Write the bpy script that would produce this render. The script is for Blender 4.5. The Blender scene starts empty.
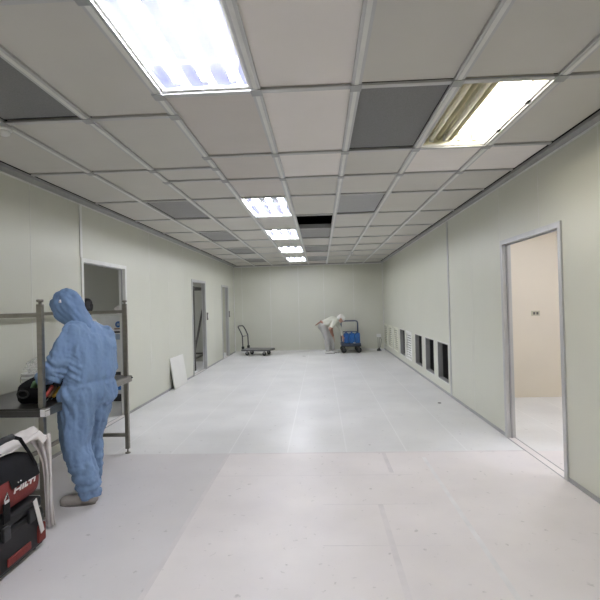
import bpy, bmesh, math, random
from mathutils import Vector, Matrix, noise
random.seed(7)
S = bpy.context.scene
COL = S.collection
V = Vector
PI = math.pi

# ------------------------------------------------------------------ materials
def mat(name, col, rough=0.5, metal=0.0, var=0.06, scale=6.0, bump=0.0, bscale=60.0, spec=0.5, stretch=(1, 1, 1), alpha=None, trans=0.0):
    m = bpy.data.materials.new(name); m.use_nodes = True
    nt = m.node_tree; b = nt.nodes['Principled BSDF']
    b.inputs['Roughness'].default_value = rough
    b.inputs['Metallic'].default_value = metal
    b.inputs['Specular IOR Level'].default_value = spec
    if trans: b.inputs['Transmission Weight'].default_value = trans
    if alpha is not None: b.inputs['Alpha'].default_value = alpha
    tc = nt.nodes.new('ShaderNodeTexCoord'); mp = nt.nodes.new('ShaderNodeMapping')
    mp.inputs['Scale'].default_value = stretch
    nt.links.new(tc.outputs['Object'], mp.inputs['Vector'])
    n = nt.nodes.new('ShaderNodeTexNoise'); n.inputs['Scale'].default_value = scale; n.inputs['Detail'].default_value = 4
    nt.links.new(mp.outputs['Vector'], n.inputs['Vector'])
    r = nt.nodes.new('ShaderNodeValToRGB')
    r.color_ramp.elements[0].position = .3; r.color_ramp.elements[1].position = .7
    r.color_ramp.elements[0].color = [max(0, c * (1 - var)) for c in col] + [1]
    r.color_ramp.elements[1].color = [min(1, c * (1 + var)) for c in col] + [1]
    nt.links.new(n.outputs['Fac'], r.inputs['Fac']); nt.links.new(r.outputs['Color'], b.inputs['Base Color'])
    if bump:
        n2 = nt.nodes.new('ShaderNodeTexNoise'); n2.inputs['Scale'].default_value = bscale; n2.inputs['Detail'].default_value = 3
        nt.links.new(mp.outputs['Vector'], n2.inputs['Vector'])
        bp = nt.nodes.new('ShaderNodeBump'); bp.inputs['Strength'].default_value = bump; bp.inputs['Distance'].default_value = .01
        nt.links.new(n2.outputs['Fac'], bp.inputs['Height']); nt.links.new(bp.outputs['Normal'], b.inputs['Normal'])
    return m

def emit(name, col, strength):
    m = bpy.data.materials.new(name); m.use_nodes = True
    b = m.node_tree.nodes['Principled BSDF']
    b.inputs['Base Color'].default_value = (*col, 1)
    b.inputs['Emission Color'].default_value = (*col, 1); b.inputs['Emission Strength'].default_value = strength
    return m

def floor_mat(name, base, tint, rough, seams=True):
    m = bpy.data.materials.new(name); m.use_nodes = True
    nt = m.node_tree; b = nt.nodes['Principled BSDF']; L = nt.links; N = nt.nodes.new
    tc = N('ShaderNodeTexCoord')
    n = N('ShaderNodeTexNoise'); n.inputs['Scale'].default_value = 1.3; n.inputs['Detail'].default_value = 6
    L.new(tc.outputs['Object'], n.inputs['Vector'])
    r = N('ShaderNodeValToRGB'); r.color_ramp.elements[0].position = .35; r.color_ramp.elements[1].position = .65
    r.color_ramp.elements[0].color = (*base, 1); r.color_ramp.elements[1].color = (*tint, 1)
    L.new(n.outputs['Fac'], r.inputs['Fac'])
    # small dirt specks and scuffs
    n2 = N('ShaderNodeTexNoise'); n2.inputs['Scale'].default_value = 17; n2.inputs['Detail'].default_value = 5
    L.new(tc.outputs['Object'], n2.inputs['Vector'])
    r2 = N('ShaderNodeValToRGB'); r2.color_ramp.elements[0].position = .655; r2.color_ramp.elements[1].position = .74
    r2.color_ramp.elements[0].color = (0, 0, 0, 1); r2.color_ramp.elements[1].color = (.45, .45, .45, 1)
    L.new(n2.outputs['Fac'], r2.inputs['Fac'])
    mx = N('ShaderNodeMixRGB'); mx.inputs['Color2'].default_value = (.33, .31, .29, 1)
    L.new(r2.outputs['Color'], mx.inputs['Fac']); L.new(r.outputs['Color'], mx.inputs['Color1'])
    last = mx.outputs['Color']
    if seams:
        sp = N('ShaderNodeSeparateXYZ'); L.new(tc.outputs['Object'], sp.inputs[0])
        def seam(axis, off, period, width, color, fac):
            nonlocal last
            a = N('ShaderNodeMath'); a.operation = 'ADD'; a.inputs[1].default_value = off; L.new(sp.outputs[axis], a.inputs[0])
            d = N('ShaderNodeMath'); d.operation = 'PINGPONG'; d.inputs[1].default_value = period / 2; L.new(a.outputs[0], d.inputs[0])
            c = N('ShaderNodeMath'); c.operation = 'LESS_THAN'; c.inputs[1].default_value = width; L.new(d.outputs[0], c.inputs[0])
            e = N('ShaderNodeMath'); e.operation = 'MULTIPLY'; e.inputs[1].default_value = fac; L.new(c.outputs[0], e.inputs[0])
            q = N('ShaderNodeMixRGB'); q.inputs['Color2'].default_value = (*color, 1)
            L.new(e.outputs[0], q.inputs['Fac']); L.new(last, q.inputs['Color1']); last = q.outputs['Color']
        seam(0, -.24, .63, .007, (.93, .93, .92), .4)
        seam(1, -.05, 1.26, .004, (.5, .49, .48), .12)
    L.new(last, b.inputs['Base Color'])
    rr = N('ShaderNodeMapRange'); rr.inputs['To Min'].default_value = rough - .08; rr.inputs['To Max'].default_value = rough + .12
    L.new(n.outputs['Fac'], rr.inputs['Value']); L.new(rr.outputs['Result'], b.inputs['Roughness'])
    b.inputs['Specular IOR Level'].default_value = .45
    return m

M = {}
M['wall'] = mat('wall_paint', (.60, .60, .51), .38, var=.02, scale=1.2, bump=.03, bscale=9, spec=.45)
M['wall_room'] = mat('side_room_lit_paint', (.76, .69, .57), .5, var=.02, scale=1.5)  # warm, bright light of the right room put into the wall colour
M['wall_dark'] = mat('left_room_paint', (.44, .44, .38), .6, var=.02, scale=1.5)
M['joint'] = mat('joint_sealant', (.66, .66, .60), .5)
M['alu'] = mat('aluminium', (.52, .52, .51), .42, .35, var=.05, scale=3)
M['alu_dark'] = mat('grey_aluminium', (.36, .36, .355), .45, .3, var=.05)
M['white_trim'] = mat('white_trim', (.70, .70, .66), .45)
M['tile_a'] = mat('ceiling_tile_beige', (.58, .563, .51), .75, var=.02, scale=3)
M['tile_b'] = mat('ceiling_tile_pale', (.80, .76, .715), .75, var=.02, scale=3)
M['tile_c'] = mat('ceiling_tile_tan', (.60, .565, .52), .75, var=.02, scale=3)
M['filter_dark'] = mat('filter_grey', (.19, .19, .187), .7, var=.12, scale=120, bump=.15, bscale=300)
M['filter_light'] = mat('filter_pale_grey', (.36, .36, .35), .7, var=.06, scale=80, bump=.1, bscale=300)
M['void'] = mat('dark_void', (.008, .008, .008), .9)  # near-black: darkness of the unlit space above the tiles put into the colour
M['gap'] = mat('shadow_gap_black', (.03, .03, .03), .8)  # shadow gap round the filter panels, painted as a black frame colour
M['filter_mid'] = mat('filter_mid_grey', (.29, .285, .275), .7, var=.08, scale=90, bump=.1, bscale=300)
M['duct'] = mat('duct_sheet', (.10, .10, .098), .6, .2)  # darkness of the unlit plenum put into the colour
M['jamb'] = mat('duct_frame', (.33, .33, .32), .5, .2)
M['floor'] = floor_mat('floor_panels', (.72, .715, .70), (.81, .805, .79), .30)
M['floor2'] = floor_mat('floor_sheet', (.755, .712, .695), (.84, .795, .775), .42, seams=False)
M['floor3'] = floor_mat('grey_floor_area', (.67, .642, .634), (.73, .702, .694), .40, seams=False)  # slightly darker grey area of floor along the left wall
M['reflector'] = mat('reflector', (.74, .76, .95), .10, .94, var=.01)
M['reflector_cream'] = mat('cream_reflector', (.80, .77, .62), .3, .93, var=.04)
M['tube'] = emit('lit_tube', (.94, .955, 1.0), 69)
M['tube_warm'] = emit('lit_warm_tube', (1.0, .95, .87), 20)
M['tube_off'] = mat('unlit_tube', (.80, .77, .62), .3)
M['steel'] = mat('stainless_steel', (.27, .255, .225), .30, .9, var=.10, scale=9, stretch=(1, 1, 3))
M['steel_dark'] = mat('steel_dark_reflection', (.055, .053, .05), .28, .6, var=.1, scale=7)  # dark reflections painted into the stainless colour
M['dark_steel'] = mat('dark_steel', (.11, .105, .095), .45, .4)
M['rubber'] = mat('black_rubber', (.018, .018, .019), .6)
M['black'] = mat('black_fabric', (.009, .009, .010), .85, bump=.3, bscale=220, spec=.2)
M['black_plastic'] = mat('black_plastic', (.009, .009, .010), .55, spec=.3)
M['red'] = mat('red_fabric', (.15, .014, .010), .7, var=.15, scale=20, bump=.2, bscale=200)
M['white_cloth'] = mat('white_cloth', (.74, .70, .68), .85, bump=.25, bscale=40)
M['white'] = mat('white_plastic', (.74, .74, .71), .4)
M['logo'] = mat('white_print', (.80, .78, .75), .6)
M['chrome'] = mat('chrome', (.7, .7, .7), .2, 1)
M['coverall'] = mat('blue_coverall', (.185, .285, .45), .62, var=.08, scale=5, bump=.55, bscale=26, spec=.35, stretch=(1, 1, .45))
M['hood'] = mat('blue_hood_shaded', (.150, .24, .395), .62, var=.08, scale=6, bump=.3, bscale=24, spec=.35)  # darker than the coverall: hood shading put into the colour
M['skin'] = mat('skin', (.46, .28, .20), .55, var=.05)
M['glove'] = mat('green_glove', (.22, .40, .20), .5)
M['shoe_grey'] = mat('grey_shoe_cover', (.36, .33, .30), .75, bump=.2, bscale=50)
M['sole'] = mat('sole', (.22, .20, .19), .7)
M['hair'] = mat('black_hair', (.012, .011, .012), .55, bump=.3, bscale=90)
M['eye'] = mat('eye_white', (.7, .68, .66), .2)
M['w_top'] = mat('cream_jacket', (.57, .57, .48), .8, bump=.3, bscale=22)
M['w_pants'] = mat('pale_trousers', (.45, .445, .425), .8, bump=.3, bscale=22)
M['w_cap'] = mat('white_cap', (.72, .71, .66), .8, bump=.3, bscale=40)
M['tan'] = mat('brown_leather', (.22, .10, .06), .6, var=.15)
M['cart_grey'] = mat('grey_cart_deck', (.17, .17, .16), .55, var=.12)
M['cart_tube'] = mat('dark_cart_tube', (.10, .10, .10), .35, .5)
M['cart_blue'] = mat('navy_cart_deck', (.045, .06, .10), .5, var=.1)
M['jug'] = mat('blue_plastic', (.013, .09, .28), .35, var=.2, scale=10)
M['jug_dark'] = mat('dark_blue_plastic', (.012, .07, .22), .4)
M['board'] = mat('white_board', (.74, .73, .68), .5, var=.015)
M['cream_vent'] = mat('cream_louvre', (.76, .76, .64), .5)
M['white_vent'] = mat('white_louvre', (.82, .82, .78), .5)
M['machine'] = mat('machine_white', (.66, .665, .64), .4)
M['machine_blue'] = mat('machine_blue', (.02, .10, .32), .4)
M['screen'] = mat('screen_glass', (.34, .42, .52), .25)
M['signal_red'] = mat('signal_red', (.35, .04, .03), .3)
M['signal_amber'] = mat('signal_amber', (.40, .20, .05), .3)
M['plate'] = mat('beige_outlet', (.52, .49, .36), .4)
M['slot'] = mat('outlet_slot', (.12, .11, .10), .5)
M['yellow'] = mat('yellow_handle', (.62, .36, .05), .4)
M['red_handle'] = mat('red_handle', (.45, .06, .04), .4)
M['brown_tool'] = mat('wood_handle', (.16, .09, .04), .5)
M['clear'] = mat('clear_film', (.85, .85, .84), .15, alpha=.28, spec=.8)
M['paper'] = mat('crumpled_paper', (.72, .72, .74), .8)

# ------------------------------------------------------------------ mesh builder
class MB:
    def __init__(s): s.v = []; s.f = []; s.m = []; s.sm = []
    def add(s, vs, fs, mi=0, smooth=False):
        o = len(s.v); s.v += [V(p) for p in vs]
        for f in fs: s.f.append([i + o for i in f]); s.m.append(mi); s.sm.append(smooth)
        return s
    def box(s, a, b, mi=0, T=None, bev=0.0):
        a, b = V(a), V(b)
        lo = V((min(a[i], b[i]) for i in range(3))); hi = V((max(a[i], b[i]) for i in range(3)))
        if bev > 0:
            bm = bmesh.new(); bmesh.ops.create_cube(bm, size=1)
            for v in bm.verts: v.co = V(((lo[i] + hi[i]) / 2 + v.co[i] * (hi[i] - lo[i]) for i in range(3)))
            bmesh.ops.bevel(bm, geom=bm.edges[:], offset=bev, segments=2, affect='EDGES', profile=.5)
            bm.verts.index_update()
            vs = [v.co.copy() for v in bm.verts]; fs = [[v.index for v in f.verts] for f in bm.faces]; bm.free()
        else:
            vs = [V((x, y, z)) for x in (lo.x, hi.x) for y in (lo.y, hi.y) for z in (lo.z, hi.z)]
            fs = [(0, 1, 3, 2), (4, 6, 7, 5), (0, 4, 5, 1), (2, 3, 7, 6), (0, 2, 6, 4), (1, 5, 7, 3)]
        if T is not None: vs = [T @ v for v in vs]
        return s.add(vs, fs, mi)
    def beam(s, p, q, w, h=None, mi=0, up=(0, 0, 1), bev=0.0):
        p, q = V(p), V(q); h = h or w; d = (q - p); L = d.length; d.normalize()
        u = V(up)
        if abs(d.dot(u)) > .98: u = V((0, 1, 0)) if abs(d.y) < .9 else V((1, 0, 0))
        x = d.cross(u).normalized(); u = x.cross(d).normalized()
        T = Matrix(((x.x, d.x, u.x, p.x), (x.y, d.y, u.y, p.y), (x.z, d.z, u.z, p.z), (0, 0, 0, 1)))
        return s.box((-w / 2, 0, -h / 2), (w / 2, L, h / 2), mi, T, bev)
    def tube(s, pts, r, seg=12, mi=0, closed=False, caps=True):
        pts = [V(p) for p in pts]; n = len(pts); rs = r if isinstance(r, (list, tuple)) else [r] * n
        vs = []; pu = None
        for i in range(n):
            if closed: d = pts[(i + 1) % n] - pts[i - 1]
            else: d = pts[min(i + 1, n - 1)] - pts[max(i - 1, 0)]
            d.normalize()
            if pu is None:
                pu = V((0, 0, 1)) if abs(d.z) < .9 else V((1, 0, 0))
            x = d.cross(pu).normalized(); pu = x.cross(d).normalized()
            for k in range(seg):
                a = 2 * PI * k / seg
                vs.append(pts[i] + (x * math.cos(a) + pu * math.sin(a)) * rs[i])
        fs = []
        for i in range(n if closed else n - 1):
            j = (i + 1) % n
            for k in range(seg):
                fs.append((i * seg + k, i * seg + (k + 1) % seg, j * seg + (k + 1) % seg, j * seg + k))
        s.add(vs, fs, mi, True)
        if caps and not closed:
            o = len(s.v) - len(vs)
            s.f.append([o + k for k in range(seg)][::-1]); s.m.append(mi); s.sm.append(False)
            s.f.append([o + (n - 1) * seg + k for k in range(seg)]); s.m.append(mi); s.sm.append(False)
        return s
    def lathe(s, prof, c=(0, 0, 0), axis='z', seg=24, mi=0, smooth=True):
        c = V(c); vs = []; fs = []; n = len(prof)
        for r, h in prof:
            for k in range(seg):
                a = 2 * PI * k / seg
                p = {'z': (r * math.cos(a), r * math.sin(a), h), 'x': (h, r * math.cos(a), r * math.sin(a)), 'y': (r * math.sin(a), h, r * math.cos(a))}[axis]
                vs.append(c + V(p))
        for i in range(n - 1):
            for k in range(seg):
                fs.append((i * seg + k, i * seg + (k + 1) % seg, (i + 1) * seg + (k + 1) % seg, (i + 1) * seg + k))
        fs.append(tuple(range(seg))[::-1]); fs.append(tuple((n - 1) * seg + k for k in range(seg)))
        return s.add(vs, fs, mi, smooth)
    def capsule(s, p, r0, q, r1, seg=14):
        p, q = V(p), V(q); d = q - p; L = d.length
        d = d.normalized() if L > 1e-6 else V((0, 0, 1))
        u = V((0, 0, 1)) if abs(d.z) < .9 else V((1, 0, 0)); x = d.cross(u).normalized(); u = x.cross(d)
        rings = []
        for k in range(1, 5):
            a = -PI / 2 + k * PI / 8; rings.append((p + d * r0 * math.sin(a), r0 * math.cos(a)))
        for k in range(0, 4):
            a = k * PI / 8; rings.append((q + d * r1 * math.sin(a), r1 * math.cos(a)))
        vs = [p - d * r0]
        for c, r in rings:
            for k in range(seg):
                a = 2 * PI * k / seg; vs.append(c + (x * math.cos(a) + u * math.sin(a)) * r)
        vs.append(q + d * r1); fs = []
        n = len(rings)
        for k in range(seg): fs.append((0, 1 + (k + 1) % seg, 1 + k))
        for i in range(n - 1):
            for k in range(seg):
                a, b = 1 + i * seg, 1 + (i + 1) * seg
                fs.append((a + k, a + (k + 1) % seg, b + (k + 1) % seg, b + k))
        e = len(vs) - 1; a = 1 + (n - 1) * seg
        for k in range(seg): fs.append((a + k, a + (k + 1) % seg, e))
        return s.add(vs, fs, 0, True)
    def mesh(s, name, off=V((0, 0, 0))):
        me = bpy.data.meshes.new(name)
        me.from_pydata([tuple(v - off) for v in s.v], [], s.f)
        for p, mi, sm in zip(me.polygons, s.m, s.sm): p.material_index = mi; p.use_smooth = sm
        bm = bmesh.new(); bm.from_mesh(me); bmesh.ops.recalc_face_normals(bm, faces=bm.faces[:]); bm.to_mesh(me); bm.free()
        return me
    def build(s, name, mats, parent=None, off=None):
        """verts are given in world coordinates when a parent Empty is passed with off=None"""
        o0 = off if off is not None else (root_loc(parent) if parent else V((0, 0, 0)))
        me = s.mesh(name, o0)
        for m in (mats if isinstance(mats, (list, tuple)) else [mats]): me.materials.append(m)
        return link(name, me, parent)

def sol(o, th): md = o.modifiers.new('s', 'SOLIDIFY'); md.thickness = th; md.offset = -1
def root_loc(o):
    p = V((0, 0, 0))
    while o is not None: p = p + o.location; o = o.parent
    return p
def link(name, me, parent=None):
    o = bpy.data.objects.new(name, me); COL.objects.link(o)
    if parent: o.parent = parent
    return o
def tag(o, label, cat, group=None):
    o['label'] = label; o['category'] = cat
    if group: o['group'] = group
    return o
def thing(name, label, cat, loc=(0, 0, 0), group=None):
    o = bpy.data.objects.new(name, None); COL.objects.link(o); o.location = loc; o.empty_display_size = .1
    return tag(o, label, cat, group)
def struct(o): o['kind'] = 'structure'; return o
def copy_tree(o, loc, label, group=None):
    r = o.copy(); COL.objects.link(r); r.location = loc; r['label'] = label
    if group: r['group'] = group
    for ch in list(o.children):
        c = ch.copy(); COL.objects.link(c); c.parent = r
        for g in ch.children:
            d = g.copy(); COL.objects.link(d); d.parent = c
    return r

def remesh(mb, voxel, smooth=2, disp=None, floor_z=None):
    me0 = bpy.data.meshes.new('tmp'); me0.from_pydata([tuple(v) for v in mb.v], [], mb.f)
    bm = bmesh.new(); bm.from_mesh(me0); bmesh.ops.recalc_face_normals(bm, faces=bm.faces[:]); bm.to_mesh(me0); bm.free()
    o = bpy.data.objects.new('tmp', me0); COL.objects.link(o)
    md = o.modifiers.new('r', 'REMESH'); md.mode = 'VOXEL'; md.voxel_size = voxel; md.use_smooth_shade = True
    dg = bpy.context.evaluated_depsgraph_get(); dg.update()
    me = bpy.data.meshes.new_from_object(o.evaluated_get(dg))
    bpy.data.objects.remove(o); bpy.data.meshes.remove(me0)
    bm = bmesh.new(); bm.from_mesh(me)
    for _ in range(smooth): bmesh.ops.smooth_vert(bm, verts=bm.verts[:], factor=.5, use_axis_x=True, use_axis_y=True, use_axis_z=True)
    if disp:
        bm.normal_update()
        for v, n in [(v, v.normal.copy()) for v in bm.verts]: v.co += n * disp(v.co)
        bmesh.ops.smooth_vert(bm, verts=bm.verts[:], factor=.3, use_axis_x=True, use_axis_y=True, use_axis_z=True)
    if floor_z is not None:
        for v in bm.verts: v.co.z = max(v.co.z, floor_z)
    for f in bm.faces: f.smooth = True
    bm.to_mesh(me); bm.free()
    return me
def put(name, me, m, parent):
    off = root_loc(parent)
    me.transform(Matrix.Translation(-off)); me.name = name
    me.materials.clear()
    for k in (m if isinstance(m, (list, tuple)) else [m]): me.materials.append(k)
    return link(name, me, parent)

# ------------------------------------------------------------------ room dimensions
XL, XR, YB, YF, H = -2.9, 2.095, 15.04, -3.2, 2.9
WT = .07

def wall_grid(mb, axis, pos, pos2, a0, a1, z0, z1, holes, mi=0):
    """a wall slab between planes pos and pos2 with rectangular openings, one closed surface"""
    A = sorted({a0, a1, *[h[0] for h in holes], *[h[1] for h in holes]}); Z = sorted({z0, z1, *[h[2] for h in holes], *[h[3] for h in holes]})
    solid = lambda i, j: 0 <= i < len(A) - 1 and 0 <= j < len(Z) - 1 and not any(h[0] - 1e-6 <= A[i] and A[i + 1] <= h[1] + 1e-6 and h[2] - 1e-6 <= Z[j] and Z[j + 1] <= h[3] + 1e-6 for h in holes)
    P = lambda p, a, z: (p, a, z) if axis == 'x' else (a, p, z)
    for i in range(len(A) - 1):
        for j in range(len(Z) - 1):
            if not solid(i, j): continue
            b0, b1, c0, c1 = A[i], A[i + 1], Z[j], Z[j + 1]
            for p in (pos, pos2): mb.add([P(p, b0, c0), P(p, b1, c0), P(p, b1, c1), P(p, b0, c1)], [(0, 1, 2, 3)], mi)
            for (di, dj, e) in ((-1, 0, ((b0, c0), (b0, c1))), (1, 0, ((b1, c0), (b1, c1))), (0, -1, ((b0, c0), (b1, c0))), (0, 1, ((b0, c1), (b1, c1)))):
                if not solid(i + di, j + dj):
                    (ea, ez), (fa, fz) = e
                    mb.add([P(pos, ea, ez), P(pos, fa, fz), P(pos2, fa, fz), P(pos2, ea, ez)], [(0, 1, 2, 3)], mi)

def ribs(mb, axis, pos, d, ys, z0, z1, holes, mi=1, w=.005):
    for y in ys:
        zz = z0
        for h in holes:
            if h[0] - .05 < y < h[1] + .05 and h[2] < .05: zz = max(zz, h[3] + .05)
        if any(h[0] - .01 < y < h[1] + .01 and h[2] > .05 for h in holes): zz = max(zz, .9)
        if axis == 'x': mb.box((pos, y - w, zz), (pos + d * .0015, y + w, z1), mi)
        else: mb.box((y - w, pos, zz), (y + w, pos + d * .0015, z1), mi)

WTOP = 2.93
doorsL = [(5.38, 6.56, 0, 2.17), (10.09, 11.21, 0, 2.16), (13.17, 14.01, 0, 2.15)]
doorR = (4.01, 5.22, 0, 2.20)
VZ0, VZ1 = .195, .845
ventY = {'E': 7.87, 'D': 8.81, 'C': 9.79, 'B': 10.84, 'A': 11.69, 'G3': 12.68, 'G2': 13.66, 'G1': 14.62}
HV = .33
holesR = [doorR] + [(y - HV, y + HV, VZ0, VZ1) for y in ventY.values()]

mb = MB(); wall_grid(mb, 'x', XL, XL - WT, YF, YB, 0, WTOP, doorsL)
ribs(mb, 'x', XL, 1, [.6, 1.55, 2.5, 3.45, 4.4, 7.55, 8.5, 9.45, 12.2, 14.5], .03, 2.86, doorsL)
struct(mb.build('wall_left', [M['wall'], M['joint']]))
mb = MB(); wall_grid(mb, 'x', XR, XR + WT, YF, YB, 0, WTOP, holesR)
ribs(mb, 'x', XR, -1, [.6, 1.55, 2.5, 3.43, 4.36, 5.3, 6.3], .03, 2.86, holesR)
struct(mb.build('wall_right', [M['wall'], M['joint']]))
mb = MB(); mb.box((XL - .6, YB, 0), (XR + 1.0, YB + WT, WTOP))
ribs(mb, 'y', YB, -1, [-2.62, -1.66, -.72, .13, 1.12], .03, 2.86, [], w=.009)
struct(mb.build('wall_back', [M['wall'], M['joint']]))
mb = MB(); mb.box((XL - .07, YF - WT, 0), (XR + .07, YF, WTOP)); struct(mb.build('wall_front', M['wall']))

# floor slab and the paler sheet laid near the camera
mb = MB(); mb.box((-7.2, YF - .1, -.1), (6.2, YB + .2, 0)); struct(mb.build('floor', M['floor']))
mb = MB()
mb.box((-1.0, YF, 0), (XR - .006, 4.75, .0025))
mb.box((XL + .008, YF, 0), (-1.035, 4.79, .001), 3); mb.box((-1.035, YF, 0), (-1.0, 4.79, .0012), 1); mb.box((-1.0, 4.75, 0), (XR - .006, 4.79, .0012), 1)
for y in (4.15, 3.55, 2.95, 2.35): mb.box((-.02 if y < 4 else -1.0, y - .004, .0025), (.8, y + .004, .0028), 1)
for x, y0, y1 in ((.43, 1.5, 3.55), (.62, 4.2, 4.75)): mb.box((x - .02, y0, .0025), (x + .02, y1, .0028), 1)
mb.box((.985, 1.5, .0025), (1.02, 4.6, .0029), 2)
struct(mb.build('floor', [M['floor2'], mat('sheet_edge', (.73, .69, .68), .5), mat('white_tape', (.80, .78, .77), .5), M['floor3']]))

# floor tracks, ceiling trims, cover strips
def base_runs(y0, y1, doors):
    out = []; a = y0
    for d in sorted(doors): out.append((a, d[0] - .04)); a = d[1] + .04
    out.append((a, y1)); return out
mb = MB()
for a, b in base_runs(YF, YB, doorsL): mb.box((XL, a, 0), (XL + .008, b, .035))
struct(mb.build('baseboard_left', M['alu_dark']))
mb = MB()
for a, b in base_runs(YF, YB, [doorR]): mb.box((XR - .008, a, 0), (XR, b, .04))
struct(mb.build('baseboard_right', M['alu_dark']))
mb = MB(); mb.box((XL + .008, YB - .008, 0), (XR - .008, YB, .035)); struct(mb.build('baseboard_back', M['white_trim']))
k = 1
for a, b in (((XL, YF, 2.875), (XL + .125, YB, 2.902)), ((XR - .08, YF, 2.875), (XR, YB, 2.902)), ((XL + .125, YB - .10, 2.875), (XR - .08, YB, 2.902))):
    mb = MB(); mb.box(a, b); struct(mb.build('trim_%d' % k, M['alu_dark'])); k += 1
for a, b in (((XL, YF, 2.858), (XL + .006, YB, 2.875)), ((XR - .006, YF, 2.858), (XR, YB, 2.875)), ((XL + .006, YB - .006, 2.84), (XR - .006, YB, 2.875))):
    mb = MB(); mb.box(a, b); struct(mb.build('trim_%d' % k, M['white_trim'])); k += 1
mb = MB(); mb.box((XR - .012, 7.37, .04), (XR, 7.43, 2.858), bev=.003); struct(mb.build('trim_%d' % k, M['alu'])); k += 1
mb = MB(); mb.box((XL, 5.32, 2.215), (XL + .012, 5.375, 2.858), bev=.003); struct(mb.build('trim_%d' % k, M['white_trim'])); k += 1
for x in (XL, XR):
    s = 1 if x < 0 else -1
    mb = MB(); mb.box((x, YB - .008, .035), (x + s * .02, YB, 2.84)); mb.box((x, YB - .028, .04), (x + s * .008, YB - .008, 2.84)); struct(mb.build('trim_%d' % k, M['white_trim'])); k += 1

# doorways
def doorway(n, X, s, y0, y1, h, m=None):
    """s: direction from the wall face into the room"""
    m = m or M['alu']; e = bpy.data.objects.new('door_%d' % n, None); COL.objects.link(e); e.location = (X, (y0 + y1) / 2, 0); struct(e)
    b = MB(); w = .045; f0 = X + s * .014; f1 = X - s * (WT + .014)
    for a, c in ((y0 - w, y0), (y1, y1 + w)):
        b.box((X, a, 0), (f0, c, h + w)); b.box((X - s * WT, a, 0), (f1, c, h + w))
    b.box((X, y0, h), (f0, y1, h + w)); b.box((X - s * WT, y0, h), (f1, y1, h + w))
    t = .006
    b.box((f0, y0, 0), (f1, y0 + t, h), 0); b.box((f0, y1 - t, 0), (f1, y1, h), 0); b.box((f0, y0, h - t), (f1, y1, h), 0)
    # stop rebate half way
    xm = X - s * WT * .55
    b.box((xm - .008, y0 + t, 0), (xm + .008, y0 + t + .012, h - t), 1); b.box((xm - .008, y1 - t - .012, 0), (xm + .008, y1 - t, h - t), 1); b.box((xm - .008, y0 + t, h - t - .012), (xm + .008, y1 - t, h - t), 1)
    struct(b.build('door_frame', [m, M['alu_dark']], e))
    b = MB(); b.box((f0, y0, 0), (f0 - s * .012, y1, .004)); b.box((f1 + s * .012, y0, 0), (f1, y1, .004)); b.box((f0 - s * .012, y0, 0), (f1 + s * .012, y1, .0026), 1)
    struct(b.build('threshold', [M['alu_dark'], M['floor2']], e))
for i, d in enumerate(doorsL): doorway(i + 1, XL, 1, d[0], d[1], d[3], M['white_trim'] if i == 0 else M['alu'])
doorway(4, XR, -1, doorR[0], doorR[1], doorR[3])

# side rooms
mb = MB()
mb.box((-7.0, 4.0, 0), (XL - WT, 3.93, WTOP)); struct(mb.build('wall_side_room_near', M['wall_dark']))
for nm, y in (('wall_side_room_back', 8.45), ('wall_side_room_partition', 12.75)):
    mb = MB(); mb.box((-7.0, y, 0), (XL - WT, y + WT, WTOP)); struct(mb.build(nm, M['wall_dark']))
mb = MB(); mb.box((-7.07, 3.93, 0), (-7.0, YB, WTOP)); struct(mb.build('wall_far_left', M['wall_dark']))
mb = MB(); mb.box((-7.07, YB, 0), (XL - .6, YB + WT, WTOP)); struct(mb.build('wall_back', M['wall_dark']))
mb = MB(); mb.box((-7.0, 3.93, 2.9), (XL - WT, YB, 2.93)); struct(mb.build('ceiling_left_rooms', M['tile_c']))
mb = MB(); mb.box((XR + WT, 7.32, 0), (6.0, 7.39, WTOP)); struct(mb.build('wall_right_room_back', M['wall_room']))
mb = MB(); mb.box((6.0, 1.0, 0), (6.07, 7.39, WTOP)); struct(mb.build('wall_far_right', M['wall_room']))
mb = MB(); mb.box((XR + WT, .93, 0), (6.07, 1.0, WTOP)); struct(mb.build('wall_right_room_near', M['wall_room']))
mb = MB(); mb.box((XR + WT, .93, 2.9), (6.07, 7.39, 2.93)); struct(mb.build('ceiling_right_room', M['tile_b']))
mb = MB(); mb.box((XR + WT, 1.0, 0), (6.0, 4.75, .0025)); struct(mb.build('floor', M['floor2']))
# plenum behind the return-air openings
mb = MB()
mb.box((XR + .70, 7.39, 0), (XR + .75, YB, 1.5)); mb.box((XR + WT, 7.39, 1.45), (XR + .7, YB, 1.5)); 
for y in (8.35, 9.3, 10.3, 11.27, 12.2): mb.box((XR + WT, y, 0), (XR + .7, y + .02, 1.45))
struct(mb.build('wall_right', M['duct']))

# ------------------------------------------------------------------ ceiling
XG = [XL + .125, -2.17, -1.565, -.96, -.355, .25, .855, 1.46, XR - .08]
far = [5.45 + 1.2 * i for i in range(8)] + [YB - .10]
rowsA = [YF, -2.08, -.88, .32, 1.52, 2.72, 3.89, 4.65] + far
rowsL = [YF, -1.78, -.58, .62, 1.82, 3.02, 4.21] + far
rowsM = [YF, -1.78, -.58, .62, 1.82, 3.02, 4.21, 4.62] + far
colrows = [rowsL, rowsL, rowsM, rowsA, rowsA, rowsA, rowsA, rowsA]
special = {}
LIGHTS = [(3, 1.52, 'c'), (3, 5.45, 'c'), (3, 7.85, 'c'), (3, 10.25, 'c'), (3, 12.65, 'c'), (6, 2.72, 'w'), (3, -2.08, 'c')]
FILT = [(1, 1.82, 'd'), (5, 2.72, 'd'), (5, 5.45, 'l'), (4, 7.85, 'm'), (4, 10.25, 'm'), (4, 12.65, 'l'), (1, 5.45, 'm'), (1, 7.85, 'm'), (1, 10.25, 'm'), (1, 12.65, 'm')]
OPEN = [(4, 6.65)]
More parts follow.
